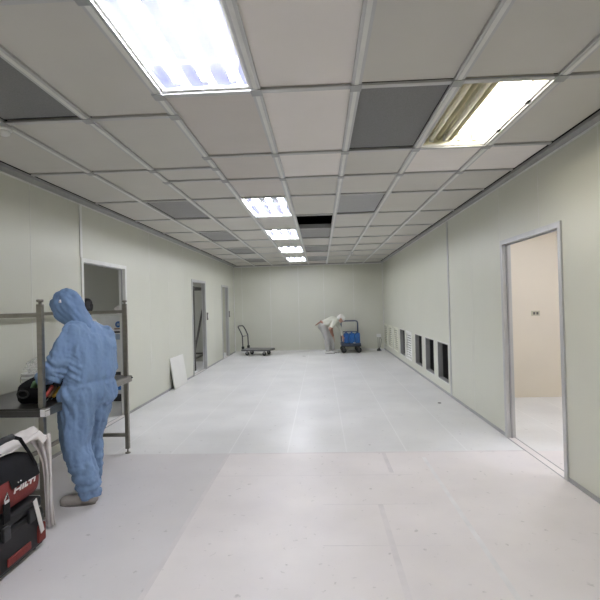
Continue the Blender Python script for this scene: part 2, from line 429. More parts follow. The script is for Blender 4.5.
seen = set(); tm = MB(); grid = MB(); skip = {(c, round(y, 2)) for c, y, _ in LIGHTS + FILT} | {(c, round(y, 2)) for c, y in OPEN}
for c in range(8):
    x0, x1 = XG[c], XG[c + 1]; rows = colrows[c]
    for i in range(len(rows) - 1):
        y0, y1 = rows[i], rows[i + 1]
        if i: grid.box((x0 + .03, y0 - .020, 2.886), (x1 - .03, y0 + .020, 2.900), 0)
        if (c, round(y0, 2)) in skip: continue
        mi = random.choice([0, 0, 0, 0, 1, 2]) if y0 > 5.4 else 0
        if abs(y0 - 2.72) < .01: mi = {3: 2, 4: 1, 7: 0}.get(c, 0)
        if (c, round(y0, 2)) in ((3, 3.89), (3, 4.65)): mi = 2
        if (c, round(y0, 2)) in ((4, 3.89), (6, 3.89), (7, 3.89), (4, 1.52)): mi = 1
        if mi == 1 and y0 > 5.4: mi = 0
        g = .022
        tm.box((x0 + g, y0 + .014, 2.902), (x1 - g, y1 - .026, 2.925), mi)
for x in XG[1:-1]:
    grid.box((x - .03, YF, 2.884), (x + .03, YB - .1, 2.900), 0)
    grid.box((x - .012, YF, 2.8815), (x + .012, YB - .1, 2.884), 2)
for c in range(8):
    for y in colrows[c][1:-1]:
        for x in (XG[c], XG[c + 1]):
            if XL + .2 < x < XR - .2 and y < 5 and (x, y) not in seen: seen.add((x, y)); grid.box((x - .034, y - .04, 2.8785), (x + .034, y + .04, 2.885), 1)
struct(tm.build('ceiling', [M['tile_a'], M['tile_b'], M['tile_c']]))
g = struct(grid.build('trim_%d' % k, [M['alu'], M['alu_dark'], M['white_trim']])); k += 1
mb = MB(); mb.box((XL - .1, YF - .1, 3.55), (XR + .1, YB + .1, 3.6)); struct(mb.build('ceiling_void_slab', M['void']))
for nm, a, b in (('wall_left', (XL - .07, YF, WTOP), (XL - .02, YB, 3.55)), ('wall_right', (XR + .02, YF, WTOP), (XR + .07, YB, 3.55)), ('wall_back', (XL, YB, WTOP), (XR, YB + .05, 3.55)), ('wall_front', (XL, YF - .05, WTOP), (XR, YF, 3.55))):
    mb = MB(); mb.box(a, b); struct(mb.build(nm, M['void']))
mb = MB(); mb.box((-.33, 7.79, 2.902), (.23, 7.828, 2.96), 0); struct(mb.build('trim_%d' % k, M['alu_dark'])); k += 1

# ceiling lights
def make_light(label, warm=False):
    """local frame: x across (0.605), y along (1.2); z=0 at the ceiling plane"""
    t = thing('ceiling_light', label, 'light', (0, 0, 0), 'recessed fluorescent lights in the ceiling')
    w, l = .27, .565
    O = V((0, 0, 0))
    b = MB()
    for a, c in (((-w - .012, -l - .012, -.004), (-w + .012, l + .012, .01)), ((w - .012, -l - .012, -.004), (w + .012, l + .012, .01)), ((-w + .012, -l - .012, -.004), (w - .012, -l + .012, .01)), ((-w + .012, l - .012, -.004), (w - .012, l + .012, .01))): b.box(a, c)
    b.build('frame', M['white_trim'], t, O)
    b = MB(); R = M['reflector_cream'] if warm else M['reflector']
    h = .085
    b.box((-w, -l, .01), (-w + .006, l, h)); b.box((w - .006, -l, .01), (w, l, h)); b.box((-w, -l, .01), (w, -l + .006, h)); b.box((-w, l - .006, .01), (w, l, h)); b.box((-w, -l, h), (w, l, h + .006))
    xs = (-.18, -.06, .06, .18) if warm else (-.17, 0, .17)
    mids = [(xs[i] + xs[i + 1]) / 2 for i in range(len(xs) - 1)]
    if warm:
      for x in mids: b.add([(x - .025, -l, h), (x + .025, -l, h), (x, -l, h - .045), (x - .025, l, h), (x + .025, l, h), (x, l, h - .045)], [(0, 1, 2), (3, 5, 4), (0, 2, 5, 3), (1, 4, 5, 2)])
    b.build('reflector', R, t, O)
    for i, x in enumerate(xs):
        lit = (not warm) or i >= 2
        tb = MB(); tb.tube([(x, -l + .04, .05), (x, l - .04, .05)], .019, 14)
        o = tb.build('tube', (M['tube_warm'] if warm else M['tube']) if lit else M['tube_off'], t, O)
        if warm: o['label'] = 'lit white tube' if lit else 'unlit cream tube'
        for y in (-l + .02, l - .02):
            cp = MB(); cp.box((x - .018, y - .018, .03), (x + .018, y + .018, h)); cp.build('lamp_holder', M['white'], o, O)
    if warm:
        for y in (-.25, .25):
            b = MB(); b.box((w - .02, y - .02, -.014), (w + .012, y + .02, -.004), bev=.002); b.build('latch', M['black_plastic'], t, O)
    return t
names = ['lit ceiling light nearest the camera, in line with the far four', 'largest of the four lit lights in the far line, before the black hole', 'second of the four lit lights in the far centre line', 'third of the four lit lights, just past the second', 'smallest and farthest lit light, next to the back wall']
cool = None; warm = None; ci = 0
for c, y, kd in LIGHTS:
    cx = (XG[c] + XG[c + 1]) / 2; yc = y + (1.17 if kd == 'w' and y > 0 else 1.2) / 2; loc = (cx, yc, 2.902)
    if y < 0: lab = 'lit ceiling light behind the camera on the %s side' % ('left' if kd == 'c' else 'right')
    elif kd == 'w': lab = 'large half-lit ceiling light with cream unlit tubes, beside the dark grey panel'
    else: lab = names[ci]; ci += 1
    if kd == 'w':
        if warm is None: warm = make_light(lab, True); warm.location = loc
        else: copy_tree(warm, loc, lab)
    else:
        if cool is None: cool = make_light(lab); cool.location = loc
        else: copy_tree(cool, loc, lab)
# unseen lamps that light the side rooms
for lx, ly, wd in ((3.6, 5.7, 'back'), (3.6, 3.2, 'near')): copy_tree(cool, (lx, ly, 2.80), 'unseen lit ceiling light at the %s end of the right side room' % wd)  # one of the two is added only to brighten this room
copy_tree(cool, (-5.3, 11.2, 2.80), 'lit ceiling light of the room behind the middle left doorway')
copy_tree(cool, (-5.9, 5.0, 2.80), 'unseen lit ceiling light added in the room behind the near left doorway')  # unseen lamp added to brighten this dark room
copy_tree(cool, (-5.3, 14.0, 2.80), 'lit ceiling light of the room behind the farthest left doorway')

flab = {(1, 1.82): 'dark grey filter panel at the top left corner of the ceiling', (5, 2.72): 'large dark grey filter panel beside the half-lit light', (5, 5.45): 'pale grey filter panel ajar, right of the open ceiling hole',
        (4, 7.85): 'grey filter panel just behind the black ceiling hole', (4, 10.25): 'second grey filter panel behind the black ceiling hole', (4, 12.65): 'farthest pale grey filter panel in the centre column',
        (1, 5.45): 'largest of the grey filter panels in the left ceiling column ahead', (1, 7.85): 'second grey filter panel along the left ceiling column', (1, 10.25): 'third grey filter panel along the left ceiling column', (1, 12.65): 'farthest grey filter panel along the left ceiling column'}
for c, y, kd in FILT:
    x0, x1 = XG[c] + .022, XG[c + 1] - .022; rows = colrows[c]; y1 = [r for r in rows if r > y + .1][0]
    t = thing('filter_panel', flab[(c, y)], 'ceiling panel', ((x0 + x1) / 2, (y + y1) / 2, 2.9), 'grey filter panels in the ceiling')
    b = MB(); b.box((x0 + .012, y + .03, 2.906), (x1 - .012, y1 - .04, 2.914)); b.build('filter_face', M[{'d': 'filter_dark', 'm': 'filter_mid', 'l': 'filter_light'}[kd]], t)
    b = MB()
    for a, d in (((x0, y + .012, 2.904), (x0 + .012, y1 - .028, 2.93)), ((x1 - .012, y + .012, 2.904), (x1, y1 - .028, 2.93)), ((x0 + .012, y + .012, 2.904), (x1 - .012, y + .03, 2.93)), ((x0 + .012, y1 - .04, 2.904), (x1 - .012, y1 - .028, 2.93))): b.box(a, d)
    b.build('frame', M['gap'], t)  # frame blackened to draw the shadow gap

def smoke(loc, lab, s=1):
    t = thing('smoke_detector', lab, 'smoke detector', loc)
    b = MB(); b.lathe([(.052 * s, 0), (.052 * s, -.012), (.046 * s, -.018)], seg=28); b.build('base', M['white'], t, V((0, 0, 0)))
    b = MB(); b.lathe([(.036 * s, -.018), (.040 * s, -.026), (.036 * s, -.042), (.02 * s, -.05), (.004, -.052)], seg=28); b.build('sensor_head', M['white'], t, V((0, 0, 0)))
smoke((-2.2, 3.07, 2.8785), 'white smoke detector at upper left under the ceiling grid')
smoke((.855, 11.8, 2.8815), 'small white detector far back on the ceiling grid')

# ------------------------------------------------------------------ right-wall vents
def grille(y, m, lab):
    t = thing('return_air_grille', lab, 'air vent', (XR, y, VZ0), 'louvred air vents low on the right wall')
    x = XR; b = MB(); w = .035
    y0, y1 = y - HV, y + HV
    for a, c in (((y0 - .012, VZ0 - .012), (y0 + w, VZ1 + .012)), ((y1 - w, VZ0 - .012), (y1 + .012, VZ1 + .012)), ((y0 + w, VZ0 - .012), (y1 - w, VZ0 + w)), ((y0 + w, VZ1 - w), (y1 - w, VZ1 + .012))):
        b.box((x, a[0], a[1]), (x - .012, c[0], c[1]))
    b.build('frame', m, t)
    b = MB(); n = 10
    for i in range(n):
        z = VZ0 + w + (i + .5) * (VZ1 - VZ0 - 2 * w) / n
        T = Matrix.Translation((x + .012, y, z)) @ Matrix.Rotation(math.radians(-38), 4, 'Y')
        b.box((-.021, -HV + w, -.002), (.021, HV - w, .002), 0, T)
    b.build('louvre_slats', m, t)
    b = MB(); b.box((x + .035, y0 + w, VZ0 + w), (x + .04, y1 - w, VZ1 - w)); b.build('backing', M['duct'], t)  # dark sheet put in for the shade between the slats
grille(ventY['G1'], M['cream_vent'], 'farthest louvred vent on the right wall, touching the back corner')
grille(ventY['G2'], M['cream_vent'], 'louvred vent in the middle of the far three')
grille(ventY['G3'], M['cream_vent'], 'louvred vent beside the farthest open vent hole')
grille(ventY['B'], M['white_vent'], 'white louvred vent between two open vent holes')
def opening(y, lab):
    t = thing('return_air_opening', lab, 'air vent', (XR, y, VZ0), 'open dark vent holes low on the right wall')
    y0, y1 = y - HV, y + HV; b = MB(); w = .012
    for a, c in (((y0, VZ0), (y0 + w, VZ1)), ((y1 - w, VZ0), (y1, VZ1)), ((y0 + w, VZ0), (y1 - w, VZ0 + w)), ((y0 + w, VZ1 - w), (y1 - w, VZ1))):
        b.box((XR - .004, a[0], a[1]), (XR + WT + .01, c[0], c[1]))
    b.build('frame', M['jamb'], t)
    b = MB(); b.box((XR - .006, y0 - .012, VZ0 - .012), (XR, y0, VZ1 + .012)); b.box((XR - .006, y1, VZ0 - .012), (XR, y1 + .012, VZ1 + .012)); b.box((XR - .006, y0, VZ0 - .012), (XR, y1, VZ0)); b.box((XR - .006, y0, VZ1), (XR, y1, VZ1 + .012))
    b.build('edge_trim', M['white_trim'], t)
opening(ventY['E'], 'nearest open vent hole, beside the aluminium cover strip')
opening(ventY['D'], 'second open vent hole from the aluminium cover strip')
opening(ventY['C'], 'third open vent hole, next to the white louvred vent')
opening(ventY['A'], 'farthest open vent hole, between louvred vents')

# wall plates
def plate(X, s, y, z, lab):
    t = thing('wall_switch', lab, 'switch', (X, y, z), 'dark switch plates by the left doorways')
    b = MB(); b.box((X, y - .045, z - .095), (X + s * .02, y + .045, z + .095), bev=.004); b.build('face_plate', M['slot'], t)
    b = MB(); b.box((X + s * .02, y - .02, z - .05), (X + s * .026, y + .02, z + .05), bev=.002); b.build('push_button', M['alu'], t)
plate(XL, 1, 11.39, 1.32, 'dark switch plate right of the middle left doorway')
plate(XL, 1, 14.17, 1.31, 'dark switch plate right of the farthest left doorway')
t = thing('wall_outlet', 'beige double socket on the wall seen through the right doorway', 'outlet', (3.42, 7.32, 1.335))
b = MB(); b.box((3.355, 7.32, 1.295), (3.485, 7.308, 1.375), bev=.003); b.build('face_plate', M['plate'], t)
for x in (3.395, 3.445):
    b = MB(); b.box((x - .016, 7.308, 1.315), (x + .016, 7.304, 1.355)); b.build('socket', M['slot'], t)

# ------------------------------------------------------------------ steel rack table
RX0, RX1, RY0, RY1 = -2.80, -2.145, 3.35, 4.84
SZ = .815
t = thing('steel_work_table', 'stainless steel work table with tall corner posts along the left wall', 'table', (RX1, RY0, 0))
for x in (RX0, RX1):
    for y in (RY0, RY1):
        b = MB(); b.box((x - .02, y - .02, .05), (x + .02, y + .02, 1.635), bev=.003); p = b.build('post', M['steel'], t)
        b = MB(); b.lathe([(.012, 1.635), (.012, 1.65), (.024, 1.652), (.026, 1.668), (.022, 1.672)], (x, y, 0), seg=16); b.build('post_cap', M['steel'], p)
        b = MB(); b.lathe([(.008, .012), (.008, .055)], (x, y, 0), seg=10); b.lathe([(.028, 0), (.028, .008), (.012, .014)], (x, y, 0), seg=16); b.build('levelling_foot', M['steel'], p)
for a, c in (((RX0, RY0, 1.55), (RX1, RY0, 1.55)), ((RX0, RY1, 1.55), (RX1, RY1, 1.55)), ((RX0, RY0, 1.55), (RX0, RY1, 1.55))):
    b = MB(); b.beam(V(a), V(c), .028, .032); b.build('top_rail', M['steel'], t)
for a, c in (((RX0, RY0, .2), (RX1, RY0, .2)), ((RX0, RY1, .2), (RX1, RY1, .2)), ((RX0, RY0, .2), (RX0, RY1, .2))):
    b = MB(); b.beam(V(a), V(c), .03, .035); b.build('lower_rail', M['steel'], t)
for a, c, m in (((RX0, RY0 - .04, SZ), (RX1 + .02, RY0 - .04, SZ), 'steel_dark'), ((RX0, RY1 + .04, SZ), (RX1, RY1 + .04, SZ), 'steel'), ((RX1 + .04, RY0 - .055, SZ), (RX1 + .04, RY1 + .02, SZ), 'steel'), ((RX0 - .04, RY0, SZ), (RX0 - .04, RY1, SZ), 'steel')):  # near rail takes the steel with the dark reflection painted in
    b = MB(); b.beam(V(a), V(c), .035, .065, bev=.003)
    b.beam(V(a) + V((0, 0, .012)), V(c) + V((0, 0, .012)), .041, .006); b.build('shelf_rail', M[m], t)
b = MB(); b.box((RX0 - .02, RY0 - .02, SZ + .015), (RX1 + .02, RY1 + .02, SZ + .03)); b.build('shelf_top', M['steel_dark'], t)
b = MB(); b.box((RX1 + .058, RY0 - .055, SZ - .03), (RX1 + .06, RY0 + .0, SZ + .025)); b.box((RX1 + .02, RY0 - .0588, SZ - .028), (RX1 + .0575, RY0 - .058, SZ + .025)); o = b.build('tape_label', M['logo'], t); o['label'] = 'white tape on the shelf corner'
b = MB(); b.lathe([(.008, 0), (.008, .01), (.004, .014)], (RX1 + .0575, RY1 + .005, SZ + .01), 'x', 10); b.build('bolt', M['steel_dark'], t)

# bucket and film
bx, by = -2.695, 4.12
BB = SZ + .0305 - .805

t = thing('bucket', 'white plastic bucket on the steel table beside the near post', 'bucket', (bx, by, BB + .805))
b = MB(); b.lathe([(.088, .805), (.092, .81), (.112, .94), (.104, .94), (.086, .82)], (bx, by, BB), seg=32); b.build('body', M['white'], t)
b = MB()
for z, r in ((.92, .117), (.96, .119)): b.lathe([(r - .012, z - .01), (r, z - .008), (r, z + .006), (r - .012, z + .008)], (bx, by, BB), seg=32)
b.lathe([(.112, .94), (.112, .96), (.10, .96), (.10, .94)], (bx, by, BB), seg=32); b.build('rim', M['white'], t)
b = MB(); pts = [V((bx + .12 * math.cos(a), by - .12 * math.sin(a) * .8 - .02, BB + .94 - .08 * math.sin(a))) for a in [PI * i / 14 for i in range(15)]]; b.tube(pts, .0025, 6); b.build('wire_handle', M['steel'], t)
def crumple(c, r, h, amp, seed, m, name, lab, cat):
    bm = bmesh.new(); bmesh.ops.create_icosphere(bm, subdivisions=4, radius=1)
    for v in bm.verts:
        n = noise.noise(v.co * 2.2 + V((seed, 0, 0))); n2 = noise.noise(v.co * 5 + V((0, seed, 0)))
        q = v.co * (1 + amp * n + amp * .6 * n2); v.co = V((q.x * r, q.y * r, max(q.z, -.75) * h))
    zmin = min(v.co.z for v in bm.verts)
    for v in bm.verts: v.co.z -= zmin
    me = bpy.data.meshes.new(name); bm.to_mesh(me); bm.free()
    for p in me.polygons: p.use_smooth = False
    me.materials.append(m); o = link(name, me); o.location = c; return tag(o, lab, cat)
crumple((bx, by, BB + .961), .085, .07, .55, 3.1, M['clear'], 'plastic_bag', 'clear crumpled plastic bag sticking out of the white bucket', 'plastic bag')

# open tool pouch on the table
px, py, pz = -2.335, 3.68, SZ + .0305
t = thing('tool_pouch', 'open black tool pouch on the steel table in front of the blue worker', 'tool bag', (px, py, pz))
def pouch_shell(mb):
    """open-topped soft box, long axis y"""
    n = 28; rings = []
    for z, sx, sy in ((0, .11, .19), (.02, .125, .205), (.07, .135, .215), (.15, .12, .21), (.15, .112, .20), (.03, .105, .195)):
        ring = []
        for k_ in range(n):
            a = 2 * PI * k_ / n; ca, sa = math.cos(a), math.sin(a)
            e = .5
            x = sx * math.copysign(abs(ca) ** e, ca); y = sy * math.copysign(abs(sa) ** e, sa)
            w = .008 * noise.noise(V((x * 14, y * 14, z * 10)))
            ring.append(V((px + x + w, py + y + w, pz + z + ((.02 * math.cos(a * 2) + .16 * y) if z > .1 else 0))))
        rings.append(ring)
    vs = [v for r_ in rings for v in r_]; fs = []
    for i in range(len(rings) - 1):
        for k_ in range(n): fs.append((i * n + k_, i * n + (k_ + 1) % n, (i + 1) * n + (k_ + 1) % n, (i + 1) * n + k_))
    fs.append(tuple(range(n))[::-1]); fs.append(tuple((len(rings) - 1) * n + k_ for k_ in range(n)))
    mb.add(vs, fs, 0, True)
b = MB(); pouch_shell(b); b.build('body', M['black'], t)
b = MB(); 
vs = []; fs = []
for i in range(8):
    u = i / 7; yy = -.19 - .045 * math.sin(u * PI * .6); zz = .122 + .025 * math.sin(u * PI) - .075 * u ** 1.3
    for k_ in range(9):
        v_ = k_ / 8 - .5; hw = .105 * (1 - .25 * u ** 3)
        vs.append(V((px + 2 * v_ * hw, py + yy + .03 * (2 * v_) ** 2, pz + zz - .03 * (2 * v_) ** 4 + .004 * noise.noise(V((v_ * 9, u * 5, 1))))))
fs = [(i * 9 + k_, i * 9 + k_ + 1, (i + 1) * 9 + k_ + 1, (i + 1) * 9 + k_) for i in range(7) for k_ in range(8)]
b.add(vs, fs, 0, True); ef = b.build('end_flap', M['black'], t); sol(ef, .006)
b = MB(); pts = [V((px - .02 + .045 * math.cos(a), py - .243, pz + .085 + .028 * math.sin(a))) for a in [2 * PI * i / 20 for i in range(20)]]; b.tube(pts, .007, 8, closed=True); b.build('carry_loop', M['rubber'], t)
b = MB(); b.tube([(px + .125, py - .17, pz + .06), (px + .15, py - .1, pz + .16), (px + .12, py, pz + .21), (px + .15, py + .1, pz + .16), (px + .125, py + .17, pz + .06)], .011, 8); b.build('handle', M['black'], t)
def screwdriver(p, q, m, lab):
    p, q = V(p), V(q); d = (q - p).normalized()
    t = thing('screwdriver', lab, 'hand tool', p)
    b = MB(); b.tube([p, p + d * .008, p + d * .05, p + d * .085, p + d * .10], [.010, .014, .013, .015, .009], 10); b.build('handle', m, t)
    b = MB(); b.tube([p + d * .10, q], .0035, 8); b.build('shaft', M['chrome'], t)
screwdriver((-2.175, 3.535, SZ + .165), (-2.21, 3.46, SZ + .05), M['red_handle'], 'red-handled screwdriver standing in the open tool pouch')
screwdriver((-2.170, 3.63, SZ + .135), (-2.195, 3.54, SZ + .04), M['yellow'], 'yellow-handled screwdriver in the open tool pouch')
screwdriver((-2.175, 3.58, SZ + .15), (-2.205, 3.50, SZ + .045), M['brown_tool'], 'brown-handled tool in the open tool pouch')

# ------------------------------------------------------------------ red tool bag on a tool case
cx0, cx1, cy0, cy1 = -2.36, -1.90, 2.40, 2.975
t = thing('tool_case', 'black and red tool case on the floor under the red tool bag', 'tool case', ((cx0 + cx1) / 2, (cy0 + cy1) / 2, 0))
b = MB(); b.box((cx0, cy0, .02), (cx1, cy1, .27), bev=.03); b.build('body', M['black_plastic'], t)
b = MB(); b.box((cx0 + .01, cy0 + .01, .272), (cx1 - .01, cy1 - .01, .345), bev=.022); b.build('lid', M['black_plastic'], t)
for y in (cy0 + .05, cy1 - .09):
    b = MB(); b.box((cx1 - .015, y, .05), (cx1 + .014, y + .08, .17), bev=.012); o = b.build('corner_panel', M['red'], t)
b = MB(); b.box((cx1 - .005, cy0 + .2, .06), (cx1 + .010, cy1 - .16, .11), bev=.008); o = b.build('side_panel', M['red'], t)
for y in (cy0 + .16, cy1 - .18):
    b = MB(); b.box((cx1 - .005, y, .225), (cx1 + .016, y + .06, .31), bev=.006); b.build('latch', M['rubber'], t)
for x in (cx0 + .06, cx1 - .06):
    for y in (cy0 + .06, cy1 - .06):
        b = MB(); b.lathe([(.025, 0), (.025, .022)], (x, y, 0), seg=12); b.build('rubber_foot', M['rubber'], t)
b = MB(); b.beam((cx1 + .019, 2.84, .36), (cx1 + .019, 2.915, .12), .004, .035, 0, (0, 1, 0)); o = b.build('white_strap', M['white_cloth'], t); o['label'] = 'white webbing strap hanging down the case'

BX, BY0, BY1, BZ0, BZ1 = -2.10, 2.42, 3.0, .3485, .645
t = thing('tool_bag', 'red and black fabric tool bag with white lettering at lower left', 'tool bag', (BX, (BY0 + BY1) / 2, BZ0))
def bag_ring(y, off=0.0):
    """closed outline of the bag at station y: list of (x, z) going round from the bottom right"""
    u = (y - BY0) / (BY1 - BY0); e = 1 - abs(2 * u - 1) ** 6 * .22
    pr = []
    W = .185 * e + off
    H_ = (BZ1 - BZ0) * (1 - .10 * abs(2 * u - 1) ** 3)
    N = 40
    for i in range(N):
        a = 2 * PI * i / N; ca, sa = math.cos(a), math.sin(a)
        zz = math.copysign(abs(sa) ** .55, sa); xx = math.copysign(abs(ca) ** .5, ca)
        taper = 1 - .30 * max(0, zz)
        z = BZ0 + H_ * (.5 + .5 * zz) + off * zz; x = BX + W * xx * taper
        if i > 0: x += .006 * noise.noise(V((x * 9, y * 9, z * 9)))
        pr.append(V((x, y, max(z, BZ0))))
    return pr
ys = [BY0 + (BY1 - BY0) * (.5 - .5 * math.cos(PI * i / 22)) for i in range(23)]
R = [bag_ring(y) for y in ys]; n = 40
b = MB(); fs = [(i * n + k_, i * n + (k_ + 1) % n, (i + 1) * n + (k_ + 1) % n, (i + 1) * n + k_) for i in range(22) for k_ in range(n)]
b.add([v for r_ in R for v in r_], fs + [tuple(range(n))[::-1], tuple(22 * n + k_ for k_ in range(n))], 0, True)
b.build('body', M['red'], t)
# black yoke over the top and upper side
b = MB(); Ry = [bag_ring(y, .006) for y in ys]
for i in range(22):
    for k_ in range(n):
        qs = [Ry[i][k_], Ry[i][(k_ + 1) % n], Ry[i + 1][(k_ + 1) % n], Ry[i + 1][k_]]
        c = sum(qs, V()) / 4; u = (c.y - BY0) / (BY1 - BY0)
        lim = BZ0 + .155 + (.06 if u < .45 else 0)
        if c.z > lim: b.add(qs, [(0, 1, 2, 3)], 0, True)
b.build('black_yoke', M['black'], t)
b = MB(); b.tube([(BX, BY0 + .06, BZ1 + .004), (BX, (BY0 + BY1) / 2, BZ1 + .009), (BX, BY1 - .06, BZ1 + .004)], .009, 8); b.build('zip', M['rubber'], t)
# lettering, letters as raised print on the flank facing the aisle
def side_x(y, z): 
    r_ = bag_ring(y, .0); best = max((p for p in r_ if p.x > BX), key=lambda p: -abs(p.z - z)); return best.x
b = MB()
LY, LZ, LH, sl = 2.695, .462, .034, .35
def stroke(u0, v0, u1, v1):
    q = []
    for u, v in ((u0, v0), (u1, v0), (u1, v1), (u0, v1)):
        y = LY + u + v * sl; z = LZ + v; q.append(V((0, y, z)))
    for d in (.004,):
        for p in q: p.x = max(side_x(p.y, p.z), side_x(p.y, LZ + .02)) + d
    bk = [p - V((.004, 0, 0)) for p in q]
    b.add(q + bk, [(0, 1, 2, 3), (4, 7, 6, 5), (0, 4, 5, 1), (1, 5, 6, 2), (2, 6, 7, 3), (3, 7, 4, 0)])
w_ = .011
stroke(-.006, 0, w_ - .006, LH); stroke(.047, 0, .047 + w_, LH); stroke(w_ - .006, .012, .047, .021)      # H
stroke(.070, 0, .070 + w_, LH)                                                             # I
stroke(.093, 0, .093 + w_, LH); stroke(.093 + w_, 0, .125, .012)                           # L
stroke(.148, 0, .148 + w_, LH - .012); stroke(.128, LH - .012, .182, LH)                   # T
stroke(.190, 0, .190 + w_, LH)                                                             # I
b.build('lettering', M['logo'], t)
def band(pts, w, th, mb):
    """flat strap following pts, wide along y-ish direction"""
    mb.tube(pts, [w] * len(pts), 8)
b = MB()
xs_ = BX + .10
arc = [(BX + .17, BY0 + .17, BZ0 + .22), (BX + .135, BY0 + .18, BZ1 - .01), (BX + .10, BY0 + .20, BZ1 + .09), (BX + .09, BY0 + .25, BZ1 + .125), (BX + .09, BY0 + .40, BZ1 + .13), (BX + .10, BY0 + .46, BZ1 + .10), (BX + .13, BY1 - .07, BZ1 - .01), (BX + .165, BY1 - .055, BZ0 + .20)]
b.tube(arc, [.009, .010, .012, .013, .013, .012, .010, .009], 10); h = b.build('carry_handle', M['black'], t)
b = MB(); b.tube([arc[3], V((BX + .09, BY0 + .33, BZ1 + .132)), arc[4]], .020, 12); b.build('grip', M['rubber'], h)
b = MB(); arc2 = [V((2 * BX - p[0], p[1], p[2])) for p in arc]; b.tube(arc2, .011, 10); b.build('carry_handle', M['black'], t)
b = MB(); b.tube([(BX + .05, BY0 + .02, BZ1 - .03), (BX + .03, BY0 - .04, BZ1 + .06), (BX - .02, BY0 + .06, BZ1 + .17), (BX - .05, BY0 + .10, BZ1 + .10), (BX - .05, BY0 + .08, BZ1 - .02)], .007, 8); b.build('cord_loop', M['rubber'], t)
b = MB(); b.box((BX + .196, BY0 + .155, BZ0 - .02), (BX + .203, BY0 + .215, BZ0 + .10), bev=.003); sb = b.build('shoulder_strap', M['black'], t)
b = MB(); b.tube([(BX + .20, BY0 + .165, BZ0 + .11), (BX + .205, BY0 + .185, BZ0 + .155), (BX + .20, BY0 + .205, BZ0 + .11)], .005, 8); b.box((BX + .196, BY0 + .165, BZ0 + .095), (BX + .206, BY0 + .205, BZ0 + .115), bev=.002); b.build('buckle', M['chrome'], sb)
for y in (BY0 + .30, BY0 + .325):
    b = MB(); b.lathe([(.006, 0), (.006, .006), (.003, .008)], (side_x(y, BZ0 + .17) + .006, y, BZ0 + .175), 'x', 12); b.build('rivet', M['chrome'], t)

# white cloth stuffed behind the bag with a tail hanging to the floor
path = [(-2.22, 2.70, .668, .20), (-2.14, 2.88, .69, .20), (-2.085, 3.02, .735, .18), (-2.05, 3.075, .755, .16), (-2.03, 3.125, .70, .13), (-2.02, 3.16, .60, .085), (-2.012, 3.18, .50, .06), (-2.012, 3.19, .36, .05), (-2.012, 3.195, .2, .045), (-2.005, 3.20, .02, .05)]
NS, NW = 60, 22; vs = []; fs = []
def pth(u):
    q = u * (len(path) - 1); i = min(int(q), len(path) - 2); f = q - i; f = f * f * (3 - 2 * f) * .3 + f * .7
    return [path[i][k_] * (1 - f) + path[i + 1][k_] * f for k_ in range(4)]
for i in range(NS + 1):
    u = i / NS; x, y, z, wd = pth(u)
    for k_ in range(NW + 1):
        v_ = k_ / NW - .5
        cr = V((.8, -.35, 0)) if u < .45 else V((.75, .65, 0)); cr.normalize()
        fo = .024 * math.sin(v_ * 17 + 5 * u + 1.5 * noise.noise(V((v_ * 3, u * 6, 0)))) + .010 * noise.noise(V((v_ * 9, u * 14, 3)))
        nn = V((.3, .5, .8)).normalized() if u < .45 else V((cr.y, -cr.x, 0))
        sag = -.10 * max(0, abs(v_) - .12) if u < .45 else 0
        p = V((x, y, z)) + cr * v_ * wd * 1.15 + nn * fo + V((0, 0, sag))
        p.z = max(p.z, .012); vs.append(p)
fs = [(i * (NW + 1) + k_, i * (NW + 1) + k_ + 1, (i + 1) * (NW + 1) + k_ + 1, (i + 1) * (NW + 1) + k_) for i in range(NS) for k_ in range(NW)]
b = MB(); b.add(vs, fs, 0, True); o = b.build('white_cloth', M['white_cloth']); sol(o, .005)
tag(o, 'white cloth jacket draped behind the red tool bag, trailing to the floor', 'cloth')

# ------------------------------------------------------------------ people
def hand_segs(w, d, pn, curl, side, s=1.0, grow=0.0):
    """w wrist, d direction of the hand, pn palm normal (curl direction), side +1 thumb on d x pn side"""
    w, d, pn = V(w), V(d).normalized(), V(pn); pn = (pn - d * pn.dot(d)).normalized(); r_ = d.cross(pn) * side
    out = []
    for k_, o in enumerate((.030, .010, -.010, -.030)):
        a = w + r_ * o * .6 * s; e = w + d * .085 * s + r_ * o * s
        out.append((a, .014 * s + grow, e, .012 * s + grow))
        L = (.040, .045, .042, .033)[k_] * s; p = e; ang = 0
        for j, (f, rr) in enumerate(((1, .0095), (.65, .0088), (.5, .0078))):
            ang += curl * (.6 if j == 0 else 1)
            dd = d * math.cos(ang) + pn * math.sin(ang); q = p + dd * L * f
            out.append((p, rr * s + grow, q, rr * s * .93 + grow)); p = q
    b0 = w + d * .02 * s + r_ * .022 * s; b1 = b0 + (d * .55 + r_ * .75 + pn * .35).normalized() * .045 * s
    b2 = b1 + (d * .85 + r_ * .25 + pn * .45).normalized() * .032 * s; b3 = b2 + (d * .9 + pn * .45).normalized() * .026 * s
    out += [(b0, .015 * s + grow, b1, .0115 * s + grow), (b1, .0112 * s + grow, b2, .010 * s + grow), (b2, .010 * s + grow, b3, .0085 * s + grow)]
    return out
